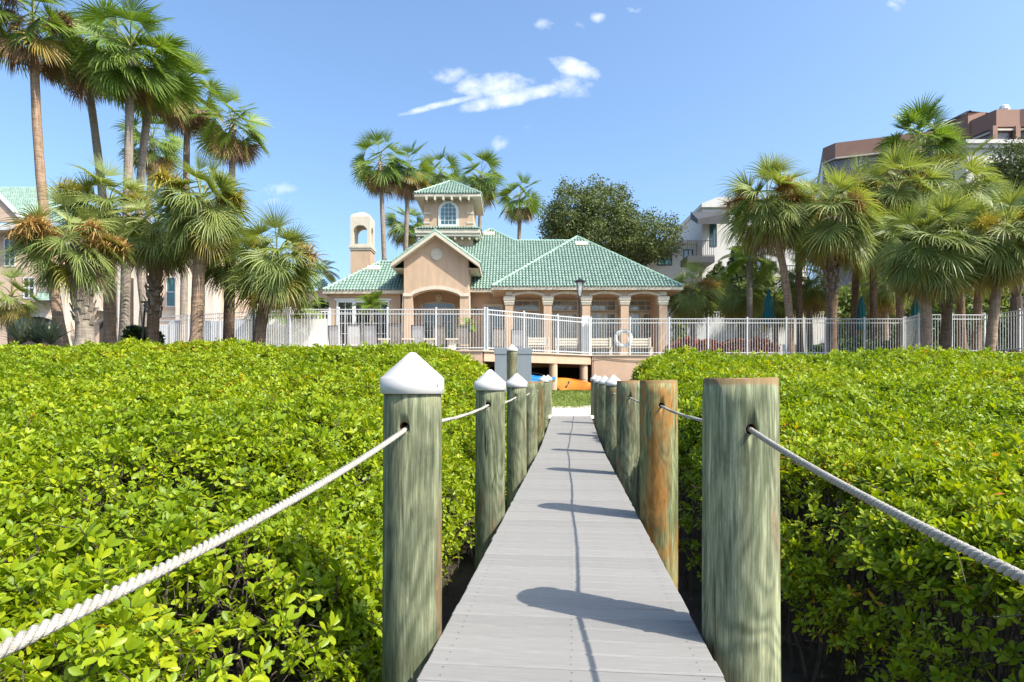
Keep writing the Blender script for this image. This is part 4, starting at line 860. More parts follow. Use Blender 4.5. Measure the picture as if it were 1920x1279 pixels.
W(122, 62, 45, 22, 'tall fan palm with brown seed strings, over the roof of the green-tiled apartment block', 1, wind=wl, size=1.05, dead=7, old=2, flowers=5, fcol='frond_d', tm='trunk_t', bend=-.25)
W(212, 158, 105, 25, 'leaning fan palm shedding brown dead fronds beside the largest windblown crown', 2, wind=wl, size=.98, dead=15, old=5, n=36, flowers=6, fcol='frond_d', bend=.2)
W(232, 246, 95, 23, 'straight pale fan palm with the largest windblown green crown', 3, wind=(.62,.05,-.12), size=1.15, n=46, dead=3, old=1, low=-72)
W(282, 290, 130, 25, 'fan palm with curved trunk right behind the largest windblown crown', 4, wind=(.55,.05,-.10), size=1.1, n=40, dead=5, old=2, bend=-.55, low=-70)
W(343, 352, 175, 29, 'fan palm with thick brown skirt below yellow-green fronds beside the twin windblown crowns', 5, wind=(.35,0,-.1), size=1.05, n=38, dead=12, old=6, low=-75)
W(432, 436, 235, 28, 'fan palm with spreading upright fronds above the low-leaning sabal', 6, wind=(.12,0,0), size=.98, n=36, dead=7, old=3, low=-72)
W(262, 286, 262, 34, 'shaded fan palm crown half hidden behind the pale straight trunk', 7, wind=(.1,0,0), size=1.05, n=32, dead=5, old=1)
W(729, 713, 305, 40, 'tall slim fan palm rising behind the entrance gable', 11, size=1.15, n=40, dead=8, old=4, low=-78, wind=(.06,0,0))
W(753, 766, 318, 42, 'fan palm with hanging straw skirt between the slim palm and the lookout tower', 12, size=1.1, n=38, dead=13, old=4, low=-78, wind=(.12,0,0))
W(757, 760, 420, 47, 'low dark fan palm behind the two slim trunks and the chimney', 13, size=1.05, n=30, dead=6, old=0)
W(828, 826, 325, 48, 'fan palm with only its crown showing over the tower roof', 14, size=1.05, n=28, dead=4, old=2)
W(897, 901, 332, 44, 'fan palm with orange-brown skirt close beside the tower eave', 15, size=1.12, n=34, dead=7, old=3, low=-78)
W(968, 975, 372, 46, 'shorter fan palm with hanging dead fronds between tower and oak', 16, size=1.10, n=30, dead=7, old=2, low=-78)
W(1722, 1722, 276, 33, 'fan palm standing clear above the shaggy sabals, office roof behind', 17, size=1.25, n=46, dead=9, old=2, low=-50, up=1.5)
def S(px0, py0, px1, py1, Y, label, seed, zb=None, **k):
    b = at(px0, py0, Y); c = at(px1, py1, Y); k['n'] = int(k.get('n', 34)*1.35); zb = float(T(b[0], Y)) - .1 if zb is None else zb
    palm('s', (b[0], Y, zb), c, label, k.pop('r0', .19), k.pop('r1', .17), seed, group=GS, **k)
S(160, 650, 132, 458, 17.2, 'sabal palm with rough grey criss-cross trunk and orange flower sprays', 21, r0=.24, r1=.20, boots=(.25, 34), flowers=9, fcol='flower_o', tm='trunk_g', size=.98, n=26, dead=1, old=3, bend=.12, low=-55)
S(207, 650, 203, 392, 20.5, 'tall sabal with dense silvery crown behind the orange-flowered one', 22, tm='trunk_t', size=1.12, n=40, dead=3, old=3, flowers=3, fcol='flower_y')
S(285, 650, 294, 432, 20, 'sabal with dark rough brown trunk beside the leaning dark signpost', 23, boots=(.3, 26), tm='trunk_d', size=1.0, n=30, dead=4, old=2)
S(367, 650, 377, 385, 19, 'sabal with smooth tan trunk, full round crown and one yellow blossom puff', 24, tm='trunk_t', boots=(.86, 40), size=1.12, n=42, dead=1, old=2, flowers=3, fcol='flower_y', low=-58)
S(428, 650, 432, 470, 21, 'sabal mostly hidden between the full round crown and the low-leaning one', 25, tm='trunk_d', size=1.0, n=32, dead=3, old=2, flowers=2, fcol='flower_y')
S(484, 645, 520, 490, 19, 'low-leaning sabal with loose wide crown next to the window wing', 26, tm='trunk_d', boots=(.8, 30), size=1.08, n=34, dead=1, old=4, bend=-.12, flowers=1, fcol='flower_o', low=-50)
S(28, 640, 22, 560, 22, 'short yellowish sabal in front of the arched garage', 27, tm='trunk_d', size=.7, n=22, dead=3, old=6)
S(1482, 650, 1438, 385, 30, 'leaning sabal beside the balconied white house', 31, zb=2.7, tm='trunk_t', size=1.60, n=44, dead=3, old=5, flowers=4, fcol='flower_o', bend=.35, boots=(.75, 22))
S(1557, 650, 1562, 408, 29.5, 'big sabal with thick rough trunk behind the long railing', 32, zb=2.7, r0=.27, r1=.27, boots=(.45, 26), tm='trunk_d', size=1.69, n=46, dead=3, old=5, flowers=4, fcol='flower_o')
S(1597, 650, 1612, 380, 33, 'sabal with dark trunk just behind the thick rough trunk', 33, zb=2.7, tm='trunk_d', size=1.64, n=38, dead=2, old=3)
S(1690, 650, 1682, 362, 31, 'sabal with high crown under the tall fan palm', 34, zb=2.7, tm='trunk_d', size=1.69, n=40, dead=2, old=2, flowers=2, fcol='flower_y')
S(1806, 650, 1790, 352, 32, 'sabal with high pale crown in front of the white flat-roofed block', 35, zb=2.7, tm='trunk_d', size=1.69, n=40, dead=1, old=2)
S(1738, 665, 1735, 462, 24.6, 'shaggy sabal with rough tan trunk in front of the railing corner', 36, zb=.9, tm='trunk_t', boots=(.72, 26), r0=.22, size=1.38, n=60, dead=3, old=9, low=-68)
S(1772, 665, 1778, 440, 25.4, 'shaggy sabal twin trunk right beside the railing corner', 37, zb=.9, tm='trunk_d', boots=(.55, 30), r0=.22, size=1.36, n=56, dead=3, old=8, low=-68)
S(1850, 665, 1885, 440, 24, 'leaning sabal with yellow blossom against the angled railing end', 38, zb=.9, tm='trunk_t', size=1.34, n=54, dead=2, old=7, flowers=5, fcol='flower_y', low=-62, bend=-.1)
S(1300, 640, 1298, 548, 33, 'low bushy sabal with pale orange blossom beside the loggia corner', 39, zb=2.7, size=1.15, n=36, dead=2, old=6, flowers=4, fcol='flower_o', low=-70)
S(1392, 640, 1385, 545, 36, 'low bushy sabal behind the slender ringed palm', 40, zb=2.7, size=1.25, n=32, dead=3, old=6, low=-70)
S(1455, 640, 1452, 560, 38, 'low bushy sabal behind the teal umbrella by the leaning trunk', 41, zb=2.7, size=1.25, n=30, dead=3, old=4, low=-70)
S(1520, 640, 1516, 530, 36, 'low sabal filling the gap between leaning and thick trunks', 42, zb=2.7, size=1.3, n=32, dead=5, old=5, low=-70)
S(1660, 640, 1660, 535, 36, 'low sabal behind the second umbrella', 43, zb=2.7, size=1.2, n=28, dead=5, old=4, low=-70)

S(1640, 650, 1636, 430, 32, 'sabal crown between the thick rough trunk and the railing-corner twins', 44, zb=2.7, tm='trunk_d', size=1.6, n=40, dead=2, old=5, flowers=3, fcol='flower_o')
S(1830, 650, 1838, 455, 30, 'sabal with yellow-orange skirt behind the leaning blossom palm', 45, zb=2.7, tm='trunk_d', size=1.6, n=40, dead=3, old=8, flowers=2, fcol='flower_y')
S(1500, 650, 1496, 395, 34, 'sabal crown showing between the leaning and the thick-trunked sabals', 46, zb=2.7, tm='trunk_d', size=1.5, n=36, dead=3, old=4, flowers=2, fcol='flower_y')

# feather palms
M['feather'] = leaf_mat('feather_leaf', (.06,.13,.012), (.12,.20,.018), (.20,.26,.03), .4, .35)
def feather_palm(px, pyc, Y, label, size, nfr, seed, zb=2.8, trunk=True, name='feather_palm'):
    R_ = random.Random(seed); c = at(px, pyc, Y); t = thing(name, label, 'palm tree', (c[0], Y, zb), group='feather palms'); h = c[2]-zb
    if trunk: MB().tube([(0, 0, -.02), (.02, 0, h*.5), (0, 0, h)], [.10*size, .075*size, .085*size], 9).build('trunk', M['trunk_g'], t, smooth=True)
    for k in range(nfr):
        az = k*2.4+R_.uniform(-.2, .2); el = math.radians(R_.uniform(10, 78)); Ln = size*R_.uniform(.85, 1.1); d = np.array([math.cos(az)*math.cos(el), math.sin(az)*math.cos(el), math.sin(el)]); p = np.array([0, 0, h]); V = []; F = []; s = np.array([-math.sin(az), math.cos(az), 0]); n = 16
        for j in range(n):
            q = p.copy(); d = d + np.array([0, 0, -1.])*(1.5/n); d /= np.linalg.norm(d); p = p + d*Ln/n; b = len(V); r = .012*size*(1-j/n)+.003
            V += [q-s*r, q+s*r, p+s*r, p-s*r]; F.append((b, b+1, b+2, b+3))
            if j < 2: continue
            for sg in (-1, 1):
                for half in (0, .5):
                    q2 = q + (p-q)*half; b = len(V); l = Ln*.34*math.sin(math.pi*min(1, (j+half)/n*.85+.12)); o = s*sg*.85 + d*.55 + np.array([0, 0, .22]); o /= np.linalg.norm(o); e = q2 + o*l + np.array([0, 0, -.22*l]); m_ = q2 + o*l*.5; w = d*.016*size
                    V += [q2-w*.5, q2+w*.5, m_+w, m_-w, e+w*.1, e-w*.1]; F += [(b, b+1, b+2, b+3), (b+3, b+2, b+4, b+5)]
        mesh_np('frond', np.array(V), np.array(F), M['feather'], t)
feather_palm(697, 580, 29.5, 'potted feather palm in front of the wide white window', 1.15, 16, 3)
feather_palm(1405, 490, 34, 'slender ringed feather palm behind the long railing', 2.1, 14, 4, 2.7)
feather_palm(505, 588, 29, 'bushy feather palm beside the black lamp post near the sabals', 1.35, 15, 5, 2.7, False, 'palm_bush')
feather_palm(572, 585, 30, 'bushy feather palm just outside the window wing', 1.3, 16, 6, 2.7, False, 'palm_bush')
feather_palm(600, 510, 44, 'grey-green feather palm over the edge of the window wing roof', 1.8, 14, 7, 2.7, True)
feather_palm(876, 612, 29.5, 'potted leafy palm at the pillar of the entrance arch', .75, 12, 8, 2.8, False, 'palm_bush')

# ------------------------------------------------------------------ broadleaf trees and shrubs
M['oak'] = leaf_mat('oak_leaf', (.05,.075,.020), (.09,.12,.033), (.15,.18,.058), .7, .22)
M['shrub'] = leaf_mat('shrub_leaf', (.03,.06,.012), (.055,.10,.018), (.09,.15,.03), .5, .2)
M['redleaf'] = leaf_mat('red_flower', (.05,.08,.015), (.27,.055,.04), (.42,.07,.055), .6, .25, tcol=(1,.8,.6))
M['pale_grass'] = leaf_mat('pale_agave', (.14,.18,.11), (.22,.26,.17), (.30,.31,.20), .6, .2)
def clump_quads(C, N_, size, R):
    n = len(C); d = R.normal(0, 1, (n, 3)); d /= np.linalg.norm(d, axis=1)[:,None]; r = R.normal(0, 1, (n, 3)); s = np.cross(d, r); s /= np.linalg.norm(s, axis=1)[:,None]; sz = size*R.uniform(.6, 1.3, n)[:,None]
    V = np.stack([C - d*sz*.5, C + s*sz*.26, C + d*sz*.5, C - s*sz*.26], 1); return V.reshape(-1, 3), np.arange(n*4).reshape(-1, 4)
def oak(base, blobs, label, leaf, n, seed, trunk_h):
    R = np.random.default_rng(seed); R_ = random.Random(seed); t = thing('oak_tree', label, 'tree', base); B = Vector(base); tips = []
    mb = MB(); mb.tube([(0, 0, -.1), (.1, 0, trunk_h*.5), (0, 0, trunk_h)], [.45, .36, .30], 10)
    for (c, r) in blobs:
        v = Vector(c)-B
        for _ in range(5):
            e = v + Vector((R_.uniform(-.6, .6)*r[0], R_.uniform(-.6, .6)*r[1], R_.uniform(-.5, .6)*r[2])); m_ = Vector((0, 0, trunk_h))*.45 + e*.55 + Vector((0, 0, -.4)); mb.tube([(0, 0, trunk_h-.2), m_, e], [.16, .09, .02], 6)
    mb.build('trunk', M['bark'], t)
    P = []; tot = sum(b[1][0]*b[1][2] for b in blobs)
    for (c, r) in blobs:
        k = int(n*r[0]*r[2]/tot/26); d = R.normal(0, 1, (k, 3)); d /= np.linalg.norm(d, axis=1)[:,None]; cc = np.array(Vector(c)-B) + d*np.array(r)*(R.uniform(.45, 1.02, k)**.6)[:,None]*(1+.16*np.sin(d[:,:1]*7+seed)+.12*np.sin(d[:,2:]*9))
        cc = np.repeat(cc, 26, 0) + R.normal(0, .28, (k*26, 3))*np.array([1, 1, .75]); P.append(cc)
    V, F = clump_quads(np.concatenate(P), None, leaf, R); mesh_np('crown', V, F, M['oak'], t)
def bl(px, py, Y, rx, rz, ry=None): return (at(px, py, Y), (rx/FX*Y, (ry or rx)/FX*Y, rz/FX*Y))
bO = at(1120, 640, 50); oak((bO[0], 50, 2.7), [bl(1075, 405, 50, 55, 55), bl(1130, 400, 51, 58, 54), bl(1165, 430, 49, 35, 45), bl(1225, 445, 50, 48, 44), bl(1195, 470, 51, 50, 28), bl(1050, 430, 50, 36, 34), bl(1120, 450, 50, 70, 40)], 'dark green spreading oak behind the loggia roof', .21, 52000, 3, 4)
bO = at(1905, 640, 36); oak((bO[0], 36, 2.7), [bl(1900, 315, 36, 46, 48), bl(1925, 350, 36, 60, 50), bl(1866, 345, 37, 32, 32), bl(1960, 320, 36, 50, 60)], 'dark loose-leaved oak at the white flat-roofed block', .17, 16000, 5, 4)
def shrub_mass(name, label, cat, x0, x1, y0, y1, z0, z1, n, size, m, seed, kind='stuff', flat=False):
    R = np.random.default_rng(seed); x = R.uniform(x0, x1, n); y = R.uniform(y0, y1, n); e = np.minimum(np.minimum(x-x0, x1-x), .35)/.35; h = z0+(z1-z0)*(.75+.25*e)*(.86+.10*np.sin(x*2.1+seed)+.08*np.sin(x*5.3))
    C = np.stack([x, y, z0+(h-z0)*R.uniform(.0, 1, n)**.5], 1); V, F = clump_quads(C, None, size, R); o = mesh_np(name, V, F, m); return tag(o, label, cat, kind=kind)
def X_(px, Y): return (px-960)/FX*Y
shrub_mass('flower_hedge', 'low hedge of red blossoms behind the long white railing', 'hedge', X_(1252, 30), X_(1452, 30), 29.3, 30.7, 2.8, 3.75, 9000, .13, M['redleaf'], 2)
shrub_mass('clipped_hedge', 'dark clipped hedge behind the shaggy sabal palms', 'hedge', X_(1640, 38), X_(1990, 38), 37.5, 39, 2.7, 6.2, 14000, .22, M['shrub'], 3)
shrub_mass('shrub_bed', 'dark low shrubs between the second and third teal umbrellas', 'hedge', X_(1530, 31.5), X_(1700, 31.5), 31, 32.2, 2.8, 3.9, 7000, .15, M['shrub'], 8)
shrub_mass('shrub_bed', 'dark shrubs at the foot of the leaning signpost', 'shrub', X_(238, 22), X_(292, 22), 21.6, 22.6, 2.3, 3.6, 2600, .16, M['shrub'], 4)
shrub_mass('shrub_bed', 'leafy shrubs between the bushy palms and the window wing', 'shrub', X_(500, 33), X_(618, 33), 32.5, 34, 2.7, 6.0, 8000, .22, M['shrub'], 5)
shrub_mass('shrub_bed', 'green shrubs filling the back of the pool garden under the palms', 'shrub', X_(1265, 41), X_(1560, 41), 40, 42, 2.6, 8.3, 14000, .34, M['frond_s'], 6)
shrub_mass('shrub_bed', 'green undergrowth below the high sabal crowns', 'shrub', X_(1560, 41), X_(1960, 41), 40, 42, 2.6, 9.5, 15000, .34, M['frond_s'], 7)
shrub_mass('shrub_bed', 'tall leafy green shrubs below the black balcony of the white house', 'shrub', X_(1322, 46), X_(1445, 46), 45, 46.5, 2.6, 12.2, 12000, .36, M['oak'], 9)
def agave(px, Y, label, seed, m, size, n):
    R_ = random.Random(seed); x = X_(px, Y); t = MB()
    for k in range(n):
        az = k*2.4; el = math.radians(R_.uniform(15, 80)); L_ = size*R_.uniform(.7, 1.1); d = Vector((math.cos(az)*math.cos(el), math.sin(az)*math.cos(el), math.sin(el))); s = Vector((-math.sin(az), math.cos(az), 0))*.035*size; e = d*L_+Vector((0, 0, -.12*L_)); mm = d*L_*.5
        t.add([tuple(v) for v in (-s*.6, s*.6, mm+s, mm-s, e+s*.05, e-s*.05)], [(0,1,2,3),(3,2,4,5)])
    o = t.build('spiky_plant', m, loc=(x, Y, float(T(x, Y))+.15)); tag(o, label, 'plant', 'spiky plants')
for k, (px, Y, nm) in enumerate(((40, 18.3, 'pale tufted grass plant in front of the arched garage'), (72, 18.6, 'pale straw tufted plant beside the grey-blue agave'), (95, 18.4, 'grey-blue agave next to the criss-cross sabal trunk'))): agave(px, Y, nm, k, M['pale_grass'], 1.0, 60)

# ------------------------------------------------------------------ neighbouring buildings
M['apt'] = mat('apartment_stucco', (.50,.36,.27), (.58,.43,.33), .9, 1.2, bump=.1)
M['white_wall'] = mat('white_stucco', (.52,.50,.465), (.58,.555,.52), .85, 1.5, bump=.08)
M['white_col'] = mat('pale_column', (.55,.47,.39), (.62,.54,.46), .85, 1.5, bump=.08)
M['pink'] = mat('pink_precast', (.26,.14,.10), (.30,.165,.12), .75, .25); M['mauve'] = glass_mat('mauve_glass', (.11,.065,.07), .5); M['blue_glass'] = glass_mat('blue_glass', (.10,.14,.19), .08)
M['charcoal'] = mat('charcoal_metal', (.035,.036,.04), (.05,.05,.055), .6, 3)
def B(t, mb, name, m, parent=None):
    l = t.location; mb.v = [(v[0]-l.x, v[1]-l.y, v[2]-l.z) for v in mb.v]; return mb.build(name, m, parent or t)
def simple_window(t, x0, x1, y, z0, z1, nx, nz, gm, fm):
    w = B(t, MB().box(x0, x1, y-.05, y-.002, z0, z0+.08).box(x0, x1, y-.05, y-.002, z1-.08, z1).box(x0, x0+.08, y-.048, y-.002, z0+.081, z1-.081).box(x1-.08, x1, y-.048, y-.002, z0+.081, z1-.081), 'window', M[fm])
    B(t, MB().add([(x0+.07, y-.006, z0+.07), (x1-.07, y-.006, z0+.07), (x1-.07, y-.006, z1-.07), (x0+.07, y-.006, z1-.07)], [(0,1,2,3)]), 'pane', M[gm], w)
    for i in range(1, nx): x = x0+(x1-x0)*i/nx; B(t, MB().box(x-.03, x+.03, y-.045, y-.008, z0+.081, z1-.081), 'glazing_bar', M[fm], w)
    for i in range(1, nz): z = z0+(z1-z0)*i/nz; B(t, MB().box(x0+.081, x1-.081, y-.04, y-.01, z-.03, z+.03), 'glazing_bar', M[fm], w)
def railing(t, x0, x1, y, z0, z1, m, step=.14):
    r = B(t, MB().box(x0, x1, y-.03, y+.03, z1-.06, z1).box(x0, x1, y-.02, y+.02, z0, z0+.05), 'balcony_rail', M[m])
    for k in range(int((x1-x0)/step)+1): x = x0+k*step; B(t, MB().box(x-.015, x+.015, y-.015, y+.015, z0+.051, z1-.061), 'baluster', M[m], r)
# apartment block at left
Y = 42; ap_ = thing('apartment_block', 'peach apartment block with green tiled roof, arched garages and white balconies', 'building', (X_(120, Y), Y, 2.6))
def z_(py, Y): return at(0, py, Y)[2]
B(ap_, MB().box(X_(-120, Y), X_(118, Y), Y, Y+12, 2.6, z_(424, Y)), 'wall', M['apt'])
B(ap_, MB().box(X_(120, Y), X_(398, Y), Y+.8, Y+12, 2.6, z_(468, Y)), 'wall', M['apt'])
for (pl, pr) in ((28, 108), (172, 232)):
    x0, x1 = X_(pl, Y), X_(pr, Y); yy = Y if pl < 100 else Y+.8
    B(ap_, MB().prism([(x0, 2.62), (x0, z_(606, Y))] + arch_pts(x0, x1, z_(606, Y), z_(594, Y)) + [(x1, 2.62)], yy-.01, yy+.0), 'garage_shade', M['dark'])  # thin dark sheet on the wall, shade of the garage painted as colour
    a = arch_pts(x0-.1, x1+.1, z_(606, Y), z_(594, Y)); b = arch_pts(x0-.2, x1+.2, z_(602, Y), z_(587, Y)); B(ap_, MB().prism(a+b[::-1], yy-.12, yy-.012), 'arch_trim', M['cream'])
for px in (118, 232, 262, 340, 395): B(ap_, MB().box(X_(px-8, Y), X_(px+8, Y), Y-.2, Y+.79, 2.6, z_(500, Y)), 'pier', M['white_col'])
for (pl, pr, pt, pb) in ((299, 335, 515, 573), (150, 172, 500, 545), (350, 385, 515, 573)): simple_window(ap_, X_(pl, Y), X_(pr, Y), Y+.8, z_(pb, Y), z_(pt, Y), 2, 2, 'glass_teal', 'white')
for (pl, pr, pt, pb) in ((8, 30, 440, 500), (44, 66, 520, 560)): simple_window(ap_, X_(pl, Y), X_(pr, Y), Y, z_(pb, Y), z_(pt, Y), 2, 2, 'glass_dark', 'white')
B(ap_, MB().box(X_(120, Y), X_(400, Y), Y+.72, Y+.798, z_(592, Y), z_(580, Y)), 'cornice', M['cream'])
for (pt, pb) in ((465, 492), (552, 580)):
    B(ap_, MB().box(X_(162, Y), X_(198, Y), Y-.5, Y+.7, z_(pb+4, Y), z_(pb, Y)), 'balcony_slab', M['cream']); railing(ap_, X_(162, Y), X_(198, Y), Y-.45, z_(pb, Y)+.02, z_(pt, Y), 'white')
railing(ap_, X_(82, Y), X_(108, Y), Y-.3, z_(540, Y), z_(512, Y), 'black')
B(ap_, MB().add([(X_(75, Y), Y-.8, z_(566, Y)), (X_(112, Y), Y-.8, z_(566, Y)), (X_(112, Y), Y-.01, z_(546, Y)), (X_(75, Y), Y-.01, z_(546, Y))], [(0,1,2,3)]), 'awning_roof', M['tile'])
def flat_roof(t, faces, name): 
    mb = MB()
    for P in faces: o = len(mb.v); mb.v.extend(P); mb.f.append(tuple(o+i for i in range(len(P)))); mb.m.append(0)
    r = B(t, mb, name, M['tile_under']); Vs, Fs = roof_tiles(faces, None); l = t.location; V = np.array([tuple(v-l) for v in Vs]); tag(mesh_np('roof_tiles', V, np.array(Fs), M['tile'], r), kind='stuff')
zr = z_(424, Y)+.02; rd = z_(352, Y+5)
flat_roof(ap_, [[(X_(-160, Y), Y-.8, zr), (X_(140, Y)+.3, Y-.8, zr), (X_(96, Y+5), Y+5, rd), (X_(-160, Y), Y+5, rd)], [(X_(140, Y)+.3, Y-.8, zr), (X_(140, Y)+.3, Y+11, zr), (X_(96, Y+5), Y+5, rd)]], 'roof')
zr2 = z_(468, Y)+.02; flat_roof(ap_, [[(X_(118, Y), Y+.1, zr2), (X_(408, Y), Y+.1, zr2), (X_(370, Y+4), Y+4, zr2+1.6), (X_(118, Y), Y+4, zr2+1.6)]], 'roof')
gx0, gx1 = X_(-60, Y-1), X_(40, Y-1); gm_ = (gx0+gx1)/2; gz = z_(416, Y-1)
B(ap_, MB().prism([(gx0, gz), (gm_, gz+2.0), (gx1, gz)], Y-1.0, Y-.81), 'gable', M['apt']); 
for sx in (-1, 1):
    q = gm_+sx*(gx1-gm_+.25); B(ap_, MB().prism([(gm_, gz+2.02), (q, gz-.12), (q, gz+.10), (gm_, gz+2.24)][::-sx], Y-1.15, Y-.80), 'bargeboard', M['white'])
B(ap_, MB().box(gx0, gx1, Y-1.02, Y-.01, gz-.55, gz-.13), 'frieze', M['white'])
# low outbuilding between the bushy palms
t = thing('pool_house', 'small tan building with dark doorway behind the bushy palms', 'building', (X_(555, 40), 40, 2.6))
B(t, MB().box(X_(500, 40), X_(612, 40), 40, 44, 2.6, z_(545, 40)), 'wall', M['apt']); B(t, MB().box(X_(525, 40), X_(548, 40), 39.98, 39.999, 2.6, z_(548, 40)), 'door', M['dark'])
flat_roof(t, [[(X_(490, 40), 39.5, z_(543, 40)), (X_(622, 40), 39.5, z_(543, 40)), (X_(600, 42), 42, z_(508, 42)), (X_(515, 42), 42, z_(508, 42))]], 'roof')

# white modern house with dark canopy
Y = 50; h = thing('modern_house', 'white modern house with dark flat canopy and black balcony', 'building', (X_(1380, Y), Y, 2.6))
B(h, MB().box(X_(1317, Y), X_(1420, Y), Y, Y+10, 2.6, z_(388, Y)), 'wall', M['white_wall'])
B(h, MB().prism([(X_(1314, Y), z_(390, Y)), (X_(1314, Y), z_(383, Y)), (X_(1345, Y), z_(371, Y)), (X_(1422, Y), z_(371, Y)), (X_(1422, Y), z_(390, Y))], Y-.25, Y+10.1), 'parapet', M['white_wall'])
B(h, MB().box(X_(1228, Y), X_(1316, Y), Y+1.5, Y+9, 2.6, z_(449, Y)), 'low_wing', M['white_wall']); B(h, MB().box(X_(1224, Y), X_(1316, Y), Y+1.3, Y+9.1, z_(449, Y)+.002, z_(443, Y)), 'coping', M['white_wall'])
B(h, MB().add([(X_(1293, Y), Y-2.2, z_(420, Y-2.2)), (X_(1350, Y), Y-2.2, z_(420, Y-2.2)), (X_(1350, Y), Y-.26, z_(413, Y)), (X_(1293, Y), Y-.26, z_(413, Y)), (X_(1293, Y), Y-2.2, z_(411, Y-2.2)), (X_(1350, Y), Y-2.2, z_(399, Y-2.2)), (X_(1350, Y), Y-.26, z_(399, Y)), (X_(1293, Y), Y-.26, z_(399, Y))], [(3,2,1,0),(4,5,6,7),(0,1,5,4),(1,2,6,5),(2,3,7,6),(3,0,4,7)]), 'canopy', M['charcoal'])
B(h, MB().box(X_(1289, Y-2), X_(1340, Y-2), Y-2.0, Y-.01, z_(492, Y-2), z_(480, Y-2)), 'balcony_slab', M['charcoal']); railing(h, X_(1289, Y-2), X_(1340, Y-2), Y-1.95, z_(479, Y-2), z_(450, Y-2), 'charcoal', .16)
for (pl, pr, pt, pb, yy, gm) in ((1331, 1344, 418, 462, Y, 'glass_teal'), (1408, 1424, 396, 414, Y, 'glass_teal'), (1232, 1260, 473, 498, Y+1.5, 'glass_teal'), (1281, 1300, 468, 498, Y+1.5, 'glass_teal'), (1440, 1456, 490, 512, Y-1.2, 'glass')): simple_window(h, X_(pl, yy), X_(pr, yy), yy, z_(pb, yy), z_(pt, yy), 2, 1, gm, 'charcoal')
B(h, MB().box(X_(1425, Y), X_(1500, Y), Y-1.2, Y-.01, 2.6, z_(455, Y)), 'side_wing', M['white_wall']); railing(h, X_(1455, Y), X_(1500, Y), Y-1.6, z_(530, Y), z_(505, Y), 'charcoal', .2)
t = thing('white_block', 'white flat-roofed block below the pink office building', 'building', (X_(1870, 62), 62, 2.6)); Y = 62
B(t, MB().box(X_(1812, Y), X_(2010, Y), Y, Y+10, 2.6, z_(279, Y)), 'wall', M['white_wall']); B(t, MB().box(X_(1808, Y), X_(2014, Y), Y-.3, Y+10, z_(279, Y)+.002, z_(272, Y)).box(X_(1805, Y), X_(2017, Y), Y-.5, Y+10, z_(272, Y)+.004, z_(265, Y)), 'cornice', M['white_wall'])
simple_window(t, X_(1850, Y), X_(1880, Y), Y, z_(345, Y), z_(305, Y), 2, 1, 'glass', 'charcoal')
# office block: footprint follows the receding roof line
HT = 62.0
def oy(py): return (HT-EYE)*FX/(731-py)
of = thing('office_building', 'pinkish brown precast office building with glass skylight roof', 'building', (X_(1700, 150), 150, 2.6)); 
fp = [(X_(1543, oy(278)), oy(278)), (X_(1566, oy(268)), oy(268)), (X_(1795, oy(240)), oy(240))]
bkp = [(X_(1795, oy(240))+14, oy(240)+40), (X_(1543, oy(278))+20, oy(278)+45)]
def scale_fp(d): return [(x+d*.3, y+d) for x, y in fp] + bkp
B(of, MB().vprism(fp+bkp, HT-3.4, HT), 'parapet_band', M['pink']); B(of, MB().vprism(scale_fp(.5), HT-8.2, HT-3.401), 'window_band', M['mauve']); B(of, MB().vprism(fp+bkp, HT-12, HT-8.201), 'spandrel_band', M['pink']); B(of, MB().vprism(scale_fp(.5), 2.6, HT-12.001), 'lower_floors', M['mauve'])
fx = [(x-.05, y-.25) for x, y in fp]; B(of, MB().vprism(fx+bkp, HT-4.0, HT-3.6), 'ledge', M['cream'])
Yt = oy(240)-1; H2 = HT+1.3
B(of, MB().vprism([(X_(1788, Yt), Yt+6), (X_(1815, Yt-4), Yt-4), (X_(1848, Yt-4), Yt-4), (X_(1848, Yt), Yt+20), (X_(1788, Yt), Yt+20)], 2.6, H2), 'stair_tower', M['pink'])
B(of, MB().box(X_(1832, Yt-3), X_(1856, Yt-3), Yt-4.3, Yt-4.05, HT-9, H2-2.0), 'tower_glass', M['glass_dark'])
a = [(X_(1770, Yt), Yt+8, H2+.1), (X_(1816, Yt-4), Yt-4.5, H2+.1), (X_(1905, Yt), Yt-2, H2+.1), (X_(1905, Yt), Yt+18, H2+.1)]; ap0 = (X_(1816, Yt+3), Yt+3.5, H2+3.6); ap1 = (X_(1890, Yt+4), Yt+4, H2+3.2)
B(of, MB().add(a+[ap0, ap1], [(0,1,4),(1,2,5,4),(2,3,5),(3,0,4,5)]), 'skylight', M['blue_glass'])
for p0, p1 in ((a[1], ap0), (a[0], ap0), (ap0, ap1), (a[2], ap1)): B(of, MB().tube([p0, p1], .18, 5), 'skylight_rib', M['charcoal'])
Yr = oy(216)-4; r = [(X_(1856, Yr), Yr+5), (X_(1868, Yr), Yr), (X_(1912, Yr), Yr), (X_(1990, Yr), Yr-4), (X_(2060, Yr), Yr+4), (X_(2060, Yr), Yr+22), (X_(1856, Yr), Yr+22)]
B(of, MB().vprism(r, HT-4.3, HT-.6), 'parapet_band', M['pink']); B(of, MB().vprism([(x+.2, y+.4) for x, y in r], HT-10.5, HT-4.301), 'window_band', M['mauve']); B(of, MB().vprism([(x-.02, y-.25) for x, y in r], HT-5.2, HT-4.8), 'ledge', M['cream']); B(of, MB().vprism(r, 2.6, HT-10.501), 'lower_floors', M['pink'])
for px in (1869, 1912): B(of, MB().box(X_(px, Yr-1)-.5, X_(px, Yr-1)+.5, Yr-.6, Yr+.3, HT-10.5, HT-4.31), 'mullion', M['pink'])
o = B(of, MB().lathe([(.1, 0), (.9, .5), (1.1, 1.3), (.8, 2.1), (.1, 2.5)], (X_(1904, Yr), Yr+3, HT-.6), 12), 'radome', M['white'])

